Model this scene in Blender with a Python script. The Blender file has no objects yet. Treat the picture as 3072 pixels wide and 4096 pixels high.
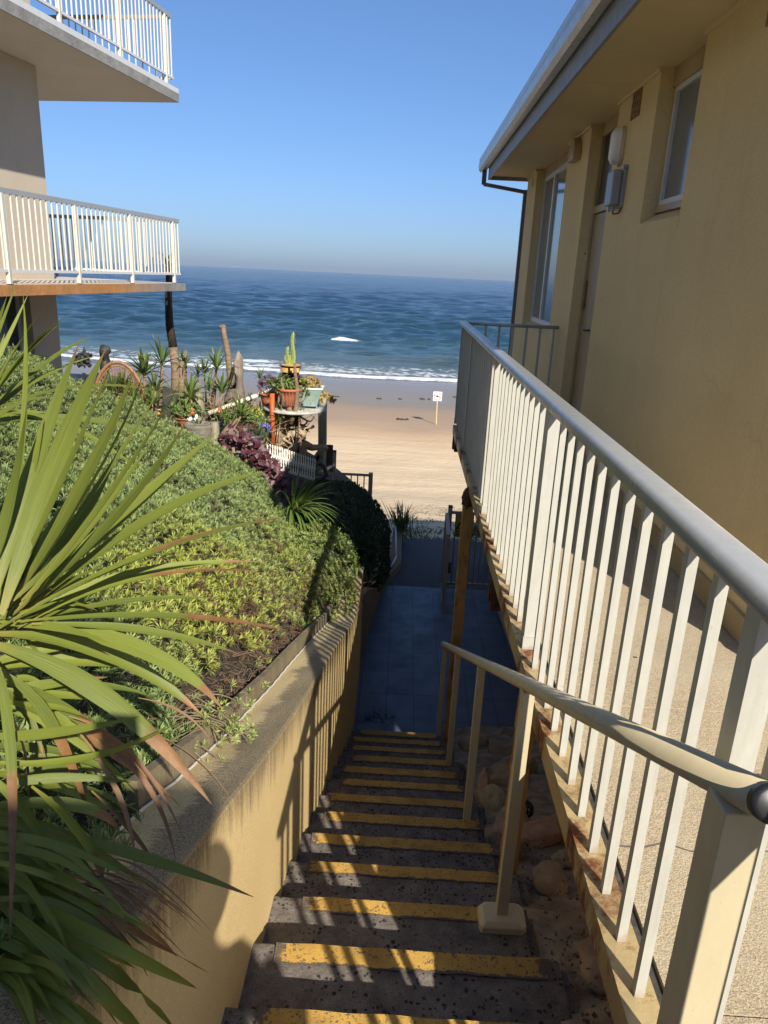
import bpy, math, random
import numpy as np
from mathutils import Vector, Matrix, noise as mnoise

rnd = random.Random(7)
nr = np.random.RandomState(7)
scene = bpy.context.scene
col = scene.collection
R = math.radians

# ------------------------------------------------------------------ camera model (measured from the photograph)
CR = np.array([[0.99842606, 0.05344586, -0.01699819],
               [0.03261391, -0.30672602, 0.95123892],
               [0.045626, -0.95029611, -0.30798633]])
FPX, CX, CY = 735.0, 384.0, 512.0
VS = .46293
def ray(vx, vy):
    w = CR @ np.array([vx*VS-CX, vy*VS-CY, FPX]); return w
def at(vx, vy, Y):
    "3D point at distance Y down the lane that was surveyed at this place of the photo"
    w = ray(vx, vy); w = w*(Y/w[1]); return Vector(w)
def atz(vx, vy, z):
    w = ray(vx, vy); w = w*(z/w[2]); return Vector(w)

# ------------------------------------------------------------------ materials
def newmat(name):
    m = bpy.data.materials.new(name); m.use_nodes = True
    nt = m.node_tree; nt.nodes.clear()
    out = nt.nodes.new('ShaderNodeOutputMaterial')
    b = nt.nodes.new('ShaderNodeBsdfPrincipled')
    nt.links.new(b.outputs[0], out.inputs[0])
    return m, nt, b
class G:
    def __init__(s, name):
        s.m, s.nt, s.b = newmat(name); s.N = s.nt.nodes; s.L = s.nt.links
        s.tc = s.N.new('ShaderNodeTexCoord')
    def link(s, a, b): s.L.new(a, b)
    def coord(s, scale=(1, 1, 1), kind='Object'):
        mp = s.N.new('ShaderNodeMapping'); mp.inputs['Scale'].default_value = scale
        s.link(s.tc.outputs[kind], mp.inputs[0]); return mp.outputs[0]
    def pos(s, scale=(1, 1, 1)):
        g = s.N.new('ShaderNodeNewGeometry'); mp = s.N.new('ShaderNodeMapping'); mp.inputs['Scale'].default_value = scale
        s.link(g.outputs['Position'], mp.inputs[0]); return mp.outputs[0]
    def noise(s, sc, detail=4, rough=.55, vec=None, out='Fac', dist=0):
        n = s.N.new('ShaderNodeTexNoise'); n.inputs['Scale'].default_value = sc
        n.inputs['Detail'].default_value = detail; n.inputs['Roughness'].default_value = rough
        n.inputs['Distortion'].default_value = dist
        s.link(vec if vec is not None else s.pos(), n.inputs['Vector']); return n.outputs[out]
    def voro(s, sc, vec=None, feature='F1', out='Distance', rnd_=1):
        n = s.N.new('ShaderNodeTexVoronoi'); n.feature = feature; n.inputs['Scale'].default_value = sc
        n.inputs['Randomness'].default_value = rnd_
        s.link(vec if vec is not None else s.pos(), n.inputs['Vector']); return n.outputs[out]
    def ramp(s, f, stops, interp='LINEAR'):
        r = s.N.new('ShaderNodeValToRGB'); r.color_ramp.interpolation = interp
        e = r.color_ramp.elements
        while len(e) < len(stops): e.new(.5)
        for i, (p, c) in enumerate(stops):
            e[i].position = p
            e[i].color = (c, c, c, 1) if isinstance(c, (int, float)) else (*c, 1)
        s.link(f, r.inputs[0]); return r.outputs[0]
    def mix(s, f, a, b, mode='MIX'):
        n = s.N.new('ShaderNodeMix'); n.data_type = 'RGBA'; n.blend_type = mode
        for v, k in ((f, 0), (a, 6), (b, 7)):
            if hasattr(v, 'is_linked'): s.link(v, n.inputs[k])
            elif k == 0: n.inputs[0].default_value = v
            else: n.inputs[k].default_value = (*v, 1) if len(v) == 3 else v
        return n.outputs[2]
    def math(s, op, a, b=0, c=0, clamp=False):
        n = s.N.new('ShaderNodeMath'); n.operation = op; n.use_clamp = clamp
        for i, v in enumerate((a, b, c)):
            if hasattr(v, 'is_linked'): s.link(v, n.inputs[i])
            else: n.inputs[i].default_value = v
        return n.outputs[0]
    def attr(s, name, out='Fac'):
        n = s.N.new('ShaderNodeAttribute'); n.attribute_name = name; return n.outputs[out]
    def sep(s, v):
        n = s.N.new('ShaderNodeSeparateXYZ'); s.link(v, n.inputs[0]); return n.outputs
    def bump(s, h, strength=.3, dist=.01, normal=None):
        n = s.N.new('ShaderNodeBump'); n.inputs['Strength'].default_value = strength
        n.inputs['Distance'].default_value = dist; s.link(h, n.inputs['Height'])
        if normal is not None: s.link(normal, n.inputs['Normal'])
        s.link(n.outputs[0], s.b.inputs['Normal']); return n.outputs[0]
    def set(s, colr=None, rough=.7, metal=0, spec=None):
        if colr is not None:
            if hasattr(colr, 'is_linked'): s.link(colr, s.b.inputs['Base Color'])
            else: s.b.inputs['Base Color'].default_value = (*colr, 1)
        if hasattr(rough, 'is_linked'): s.link(rough, s.b.inputs['Roughness'])
        else: s.b.inputs['Roughness'].default_value = rough
        s.b.inputs['Metallic'].default_value = metal
        if spec is not None: s.b.inputs['Specular IOR Level'].default_value = spec
        return s.m

def simple(name, c1, c2=None, sc=8, rough=.7, metal=0, bumps=0, bsc=40, contrast=(.35, .65), spec=None, stretch=(1, 1, 1)):
    g = G(name); c2 = c2 or tuple(x*.8 for x in c1)
    f = g.ramp(g.noise(sc, 5, .6, g.pos(stretch)), [(contrast[0], 0.), (contrast[1], 1.)])
    g.set(g.mix(f, c1, c2), rough, metal, spec)
    if bumps: g.bump(g.noise(bsc, 5, .6, g.pos(stretch)), bumps, .01)
    return g.m

def mat_render(name, base, dark, grain=220, patch=.12, bumpv=.25, stain=None):
    "painted cement render: fine grain, faint patches, drip stains of their own shape"
    g = G(name)
    a = g.ramp(g.noise(.9, 5, .6), [(.3, 0.), (.75, 1.)])
    c = g.mix(a, base, dark)
    gr = g.noise(grain, 2, .5)
    c = g.mix(g.math('MULTIPLY', g.ramp(gr, [(.35, 1.), (.6, 0.)]), patch), c, (dark[0]*.55, dark[1]*.5, dark[2]*.45))
    st = g.ramp(g.noise(2.6, 6, .7, g.pos((1, 1, .25))), [(.56, 0.), (.75, 1.)])
    c = g.mix(g.math('MULTIPLY', st, .22), c, (dark[0]*.6, dark[1]*.55, dark[2]*.5))
    if stain:
        dn = g.noise(3, 5, .6, out='Color'); vv = g.N.new('ShaderNodeVectorMath'); vv.operation = 'MULTIPLY_ADD'
        g.link(dn, vv.inputs[0]); vv.inputs[1].default_value = (.5, .5, .5); g.link(g.pos(), vv.inputs[2])
        ck = g.ramp(g.voro(.55, vv.outputs[0], 'DISTANCE_TO_EDGE'), [(.0, 1.), (.006, 0.)])
        c = g.mix(g.math('MULTIPLY', ck, g.math('MULTIPLY', g.ramp(g.noise(1.1, 3), [(.52, 0.), (.6, 1.)]), .22)), c, (dark[0]*.35, dark[1]*.3, dark[2]*.3))
        run = g.ramp(g.noise(14, 4, .7, g.pos((1, 1, .04))), [(.58, 0.), (.74, 1.)])
        c = g.mix(g.math('MULTIPLY', run, .20), c, (dark[0]*.62, dark[1]*.58, dark[2]*.55))
    g.set(c, .85, 0, .25)
    g.bump(g.math('ADD', gr, g.math('MULTIPLY', g.noise(9, 4), 1.2)), bumpv, .004)
    return g.m

def mat_stairwall():
    g = G('stair_wall_render')
    base = g.mix(g.ramp(g.noise(1.1, 5, .6), [(.3, 0.), (.7, 1.)]), (.78, .59, .285), (.70, .515, .235))
    gr = g.noise(190, 2, .5)
    base = g.mix(g.math('MULTIPLY', g.ramp(gr, [(.35, 1.), (.6, 0.)]), .25), base, (.30, .2, .09))
    # mildew: driven by distance from the top edge, in streaks
    d = g.attr('dtop')
    streak = g.noise(30, 5, .75, g.pos((.6, 1, .05)))
    broad = g.noise(2.3, 4, .6)
    reach = g.math('ADD', g.math('MULTIPLY', streak, .52), g.math('MULTIPLY', broad, .44))
    m = g.math('SUBTRACT', reach, g.math('MULTIPLY', d, 1.5))
    m = g.ramp(m, [(.27, 0.), (.47, 1.)])
    m = g.math('MULTIPLY', m, g.ramp(g.noise(130, 3, .7), [(.32, .55), (.6, 1.)]))
    c = g.mix(g.math('MULTIPLY', m, .85), base, (.12, .085, .055))
    # capping: pale worn inner part, dark grit outer part
    top = g.attr('top')
    cross = g.attr('cross')
    gn = g.noise(45, 5, .75, g.pos((.5, 1.6, 1)))
    gn2 = g.noise(4.5, 5, .65)
    tf = g.math('ADD', g.math('MULTIPLY', cross, .75), g.math('ADD', g.math('MULTIPLY', gn, .55), g.math('MULTIPLY', gn2, .7)))
    tf = g.ramp(tf, [(.90, 0.), (1.22, 1.)])
    fine = g.ramp(g.noise(260, 2, .6), [(.35, 0.), (.62, 1.)])
    dk = g.mix(fine, (.12, .095, .06), (.42, .335, .20))
    lt = g.mix(fine, (.42, .32, .155), (.72, .57, .31))
    tc = g.mix(tf, lt, dk)
    c = g.mix(top, c, tc)
    g.set(c, .9, 0, .2)
    g.bump(g.math('ADD', gr, g.noise(60, 4)), .45, .004)
    return g.m

def mat_step():
    g = G('exposed_aggregate_concrete')
    n = g.noise(14, 6, .65)
    c = g.mix(g.ramp(n, [(.3, 0.), (.7, 1.)]), (.105, .09, .076), (.265, .23, .195))
    dn = g.noise(40, 3, .6, out='Color'); vv = g.N.new('ShaderNodeVectorMath'); vv.operation = 'MULTIPLY_ADD'
    g.link(dn, vv.inputs[0]); vv.inputs[1].default_value = (.022, .022, .022); g.link(g.pos(), vv.inputs[2])
    v = g.voro(56, vv.outputs[0])
    cell = g.voro(56, vv.outputs[0], out='Color')
    cs = g.sep(cell)
    big = g.math('MULTIPLY', g.ramp(g.math('ADD', v, g.math('MULTIPLY', cs[1], .22)), [(.40, 1.), (.46, 0.)]), g.ramp(cs[0], [(.40, 0.), (.44, 1.)]))
    zone = g.ramp(g.noise(4.0, 3, .5), [(.36, 0.), (.50, 1.)])
    c = g.mix(g.math('MULTIPLY', big, zone), c, (.028, .026, .027))
    grain = g.ramp(g.noise(230, 2, .6), [(.3, 0.), (.65, 1.)])
    c = g.mix(g.math('MULTIPLY', g.math('SUBTRACT', 1, grain), .6), c, (.04, .033, .03))
    wc = g.ramp(g.noise(3, 4, .6), [(.6, 0.), (.8, 1.)])
    c = g.mix(g.math('MULTIPLY', wc, .25), c, (.3, .25, .2))
    g.set(c, .88, 0, .25)
    g.bump(g.math('ADD', g.math('MULTIPLY', v, -.5), g.noise(70, 5, .7)), .7, .005)
    return g.m

def mat_yellow():
    g = G('worn_yellow_paint')
    n = g.noise(10, 6, .75)
    c = g.mix(g.ramp(n, [(.3, 0.), (.7, 1.)]), (.60, .36, .075), (.42, .25, .06))
    edge = g.attr('edge')      # 1 in the middle of the strip, 0 at its rim
    chip = g.noise(26, 6, .8)
    ch = g.math('ADD', g.math('MULTIPLY', edge, .50), chip)
    mask = g.ramp(ch, [(.66, 0.), (.70, 1.)])
    spots = g.ramp(g.noise(80, 5, .75), [(.40, 0.), (.44, 1.)])
    mask = g.math('MULTIPLY', mask, spots)
    dirt = g.ramp(g.noise(5, 4), [(.45, 0.), (.7, 1.)])
    c = g.mix(g.math('MULTIPLY', dirt, .35), c, (.17, .10, .03))
    gr = g.ramp(g.noise(220, 2), [(.35, 0.), (.6, 1.)])
    under = g.mix(gr, (.045, .038, .033), (.15, .12, .10))
    c = g.mix(mask, under, c)
    c = g.mix(g.math('MULTIPLY', g.math('SUBTRACT', 1, gr), .22), c, (.2, .12, .03))
    g.set(c, .8, 0, .3)
    g.bump(g.math('ADD', mask, g.noise(180, 3)), .5, .003)
    return g.m

def mat_tile():
    g = G('blue_grey_floor_tile')
    br = g.N.new('ShaderNodeTexBrick'); br.offset = 0; br.squash = 1
    br.inputs['Scale'].default_value = 1; br.inputs['Mortar Size'].default_value = .004
    br.inputs['Brick Width'].default_value = .272; br.inputs['Row Height'].default_value = .442
    br.inputs['Mortar Smooth'].default_value = .2
    br.inputs['Color1'].default_value = (.055, .076, .118, 1); br.inputs['Color2'].default_value = (.072, .096, .145, 1)
    br.inputs['Mortar'].default_value = (.010, .010, .012, 1)
    mp = g.N.new('ShaderNodeMapping'); mp.inputs['Location'].default_value = (0, -.38, 0)
    g.link(g.pos(), mp.inputs[0]); g.link(mp.outputs[0], br.inputs['Vector'])
    c = g.mix(g.math('MULTIPLY', g.ramp(g.noise(7, 5, .7), [(.4, 0.), (.75, 1.)]), .5), br.outputs['Color'], (.09, .098, .112))
    g.set(c, g.ramp(g.noise(5, 5, .6), [(.3, .38), (.7, .62)]), 0, .5)
    g.bump(g.math('ADD', g.math('MULTIPLY', br.outputs['Fac'], -1), g.math('MULTIPLY', g.noise(30, 3), .2)), .35, .004)
    return g.m

def mat_rust(name, paint, k=.5, rustc=(.22, .075, .02)):
    g = G(name)
    f = g.ramp(g.noise(5, 7, .75, g.pos((1, 1, .45))), [(k-.06, 0.), (k+.06, 1.)])
    rc = g.mix(g.ramp(g.noise(30, 5, .7), [(.3, 0.), (.7, 1.)]), rustc, (rustc[0]*.35, rustc[1]*.35, rustc[2]*.5))
    pc = g.mix(g.ramp(g.noise(3, 4), [(.35, 0.), (.7, 1.)]), paint, tuple(x*.7 for x in paint))
    g.set(g.mix(f, pc, rc), g.ramp(f, [(0., .45), (1., .9)]), 0, .4)
    g.bump(g.math('ADD', f, g.noise(60, 4)), .4, .004)
    return g.m

def mat_alu(name, c1, c2, rough=.42, metal=0., dirt=.35, foot=None):
    g = G(name)
    n = g.noise(22, 6, .7, g.pos((1, 1, .35)))
    c = g.mix(g.ramp(n, [(.3, 0.), (.75, 1.)]), c1, c2)
    d = g.ramp(g.noise(70, 5, .8), [(.62, 0.), (.72, 1.)])
    c = g.mix(g.math('MULTIPLY', d, dirt), c, (.16, .12, .08))
    if foot is not None:
        pz = g.sep(g.pos()); k_ = g.math('SUBTRACT', foot+.05, pz[2]); k_ = g.math('ADD', g.math('MULTIPLY', k_, 7.), g.math('SUBTRACT', g.noise(9, 5, .7), .62))
        c = g.mix(g.math('MULTIPLY', g.ramp(k_, [(.06, 0.), (.24, 1.)]), .40), c, (.22, .085, .025))
        ch = g.ramp(g.noise(13, 6, .8), [(.70, 0.), (.72, 1.)]); c = g.mix(g.math('MULTIPLY', ch, .6), c, (.20, .10, .04))
        st_ = g.ramp(g.noise(40, 4, .7, g.pos((1, 1, .06))), [(.55, 0.), (.75, 1.)]); c = g.mix(g.math('MULTIPLY', st_, .25), c, (.25, .21, .15))
    g.set(c, g.ramp(n, [(.3, rough-.06), (.7, rough+.14)]), metal, .45)
    g.bump(g.noise(140, 4), .08, .002)
    return g.m

def mat_walkway():
    g = G('pebbled_walkway_coating')
    sp = g.sep(g.pos())
    wet = g.ramp(g.noise(2.2, 4, .6), [(.35, 0.), (.7, 1.)])
    grit = g.ramp(g.noise(210, 3, .65), [(.30, 0.), (.60, 1.)])
    dk = g.mix(grit, (.15, .11, .07), (.50, .40, .26))
    lt = g.mix(grit, (.36, .30, .20), (.50, .42, .285))
    c = g.mix(wet, lt, dk)
    g.set(c, .85, 0, .25)
    g.bump(g.math('ADD', grit, g.noise(60, 4)), .5, .004)
    return g.m

def mat_leaf(name, a, b, tip, rough=.45, trans=.25):
    "leaf blade: t runs base to tip, rnd differs per leaf, brown is how far the dry tip reaches"
    g = G(name)
    t = g.attr('t'); r = g.attr('rnd'); br = g.attr('brown'); u = g.attr('u')
    c = g.mix(r, a, b)
    st = g.noise(14, 3, .6, vec=None)
    comb = g.N.new('ShaderNodeCombineXYZ'); g.link(g.math('MULTIPLY', u, 9), comb.inputs[0]); g.link(g.math('MULTIPLY', t, .8), comb.inputs[1]); g.link(g.math('MULTIPLY', r, 30), comb.inputs[2])
    lines = g.noise(3, 4, .7, comb.outputs[0])
    c = g.mix(g.math('MULTIPLY', g.ramp(lines, [(.45, 0.), (.7, 1.)]), .5), c, tuple(x*1.55 for x in a))
    c = g.mix(g.math('MULTIPLY', g.ramp(lines, [(.3, 1.), (.45, 0.)]), .45), c, tuple(x*.5 for x in b))
    spk = g.ramp(g.noise(60, 5, .8), [(.66, 0.), (.72, 1.)]); c = g.mix(g.math('MULTIPLY', spk, .5), c, (.2, .12, .05))
    base = g.ramp(t, [(0., 1.), (.16, 0.)])
    c = g.mix(g.math('MULTIPLY', base, .6), c, (.34, .27, .07))
    e = g.math('SUBTRACT', g.math('ADD', t, g.math('MULTIPLY', lines, .10)), g.math('ADD', br, .05))
    k = g.ramp(e, [(.0, 0.), (.03, 1.)])
    tc = g.mix(g.ramp(g.noise(18, 4, .7), [(.35, 0.), (.65, 1.)]), tip, (tip[0]*1.6, tip[1]*1.65, tip[2]*1.7))
    yel = g.math('MULTIPLY', g.ramp(e, [(-.0, 0.), (.001, 0.)]), 0)
    c = g.mix(k, c, tc)
    g.set(c, rough, 0, .4)
    g.bump(lines, .25, .003)
    tr = g.N.new('ShaderNodeBsdfTranslucent'); g.link(c, tr.inputs[0])
    ms = g.N.new('ShaderNodeMixShader'); ms.inputs[0].default_value = trans
    out = [n for n in g.N if n.type == 'OUTPUT_MATERIAL'][0]
    g.link(g.b.outputs[0], ms.inputs[1]); g.link(tr.outputs[0], ms.inputs[2]); g.link(ms.outputs[0], out.inputs[0])
    return g.m

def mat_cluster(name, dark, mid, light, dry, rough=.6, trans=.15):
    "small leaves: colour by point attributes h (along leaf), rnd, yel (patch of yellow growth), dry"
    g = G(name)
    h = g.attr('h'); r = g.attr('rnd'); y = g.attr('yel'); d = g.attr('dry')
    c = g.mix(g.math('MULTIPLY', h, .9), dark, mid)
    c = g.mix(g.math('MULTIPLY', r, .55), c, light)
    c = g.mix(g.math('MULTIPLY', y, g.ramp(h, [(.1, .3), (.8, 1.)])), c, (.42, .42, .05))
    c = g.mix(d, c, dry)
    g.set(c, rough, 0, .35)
    tr = g.N.new('ShaderNodeBsdfTranslucent'); g.link(c, tr.inputs[0])
    ms = g.N.new('ShaderNodeMixShader'); ms.inputs[0].default_value = trans
    out = [n for n in g.N if n.type == 'OUTPUT_MATERIAL'][0]
    g.link(g.b.outputs[0], ms.inputs[1]); g.link(tr.outputs[0], ms.inputs[2]); g.link(ms.outputs[0], out.inputs[0])
    return g.m

def mat_sand():
    g = G('beach_sand')
    p = g.sep(g.pos())
    wob = g.math('MULTIPLY', g.math('SUBTRACT', g.noise(.09, 4, .6), .5), 9)
    y = g.math('ADD', p[1], wob)
    y = g.math('ADD', y, g.math('MULTIPLY', p[0], .05))
    yn = g.math('DIVIDE', y, 100)
    c = g.ramp(yn, [(.0, (.64, .51, .34)), (.345, (.68, .52, .325)), (.40, (.52, .36, .21)), (.425, (.36, .255, .17)), (.485, (.30, .22, .155)), (.505, (.235, .20, .15)), (.66, (.19, .165, .13))])
    streak = g.noise(1.2, 5, .65, g.pos((.12, 1.1, 1)))
    c = g.mix(g.math('MULTIPLY', g.ramp(streak, [(.35, 0.), (.7, 1.)]), .28), c, (.40, .25, .12))
    patch = g.ramp(g.noise(7, 6, .7), [(.5, 0.), (.7, 1.)])
    near = g.ramp(yn, [(.12, .55), (.3, .12), (.4, 0.)])
    c = g.mix(g.math('MULTIPLY', patch, near), c, (.17, .12, .075))
    g.set(c, g.ramp(yn, [(.0, .95), (.47, .9), (.51, .45), (.66, .24)]), 0, g.b.inputs['Specular IOR Level'].default_value)
    hb = g.math('ADD', g.math('MULTIPLY', g.noise(3.2, 5, .65, g.pos((.8, 1.5, 1))), 1.0), g.math('MULTIPLY', g.noise(25, 4), .15))
    dry = g.ramp(yn, [(.38, 1.), (.5, .02)])
    g.bump(g.math('MULTIPLY', hb, dry), .9, .09)
    return g.m

def mat_sea():
    g = G('sea_water')
    p = g.sep(g.pos())
    yn = g.math('DIVIDE', p[1], 600, clamp=True)
    c = g.ramp(yn, [(.105, (.16, .165, .15)), (.125, (.10, .13, .125)), (.15, (.038, .088, .108)), (.19, (.013, .054, .086)), (.32, (.008, .042, .078)), (.7, (.006, .028, .075)), (1., (.006, .028, .078))])
    pt = g.ramp(g.noise(.035, 5, .6, g.pos((.5, 1.2, 1))), [(.42, 0.), (.6, 1.)])
    c = g.mix(g.math('MULTIPLY', pt, .3), c, (.010, .028, .05))
    # foam
    f = g.attr('foam')
    lace = g.voro(.85, g.pos((1., .55, 1)), 'DISTANCE_TO_EDGE')
    ln = g.noise(1.6, 6, .75, g.pos((.6, 1.2, 1)))
    v = g.math('ADD', f, g.math('SUBTRACT', g.math('MULTIPLY', ln, .9), .45))
    v = g.math('SUBTRACT', v, g.math('MULTIPLY', lace, .35))
    fm = g.ramp(v, [(.47, 0.), (.60, 1.)])
    c = g.mix(fm, c, (.78, .80, .80))
    g.set(c, g.ramp(fm, [(0., .16), (1., .8)]), 0, .5)
    g.b.inputs['IOR'].default_value = 1.33
    w1 = g.noise(.6, 6, .66, g.pos((.7, 1.2, 1)))
    w2 = g.noise(2.4, 5, .65, g.pos((.6, 1.3, 1)))
    w3 = g.noise(.09, 4, .6, g.pos((.5, 1.2, 1)))
    h = g.math('ADD', g.math('MULTIPLY', w1, 1.0), g.math('ADD', g.math('MULTIPLY', w2, .22), g.math('MULTIPLY', w3, 3.)))
    g.bump(h, 1., 1.1)
    return g.m

def mat_bark(name, c1, c2, ring=60, vert=False):
    g = G(name)
    st = (.2, .2, 1.) if not vert else (1., 1., .06)
    n = g.noise(ring, 4, .7, g.pos(st))
    m2 = g.noise(9, 5, .7)
    c = g.mix(g.ramp(n, [(.35, 0.), (.6, 1.)]), c1, c2)
    c = g.mix(g.math('MULTIPLY', g.ramp(m2, [(.4, 0.), (.7, 1.)]), .4), c, tuple(x*.6 for x in c2))
    g.set(c, .9, 0, .2); g.bump(g.math('ADD', n, m2), .7, .008); return g.m

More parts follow.
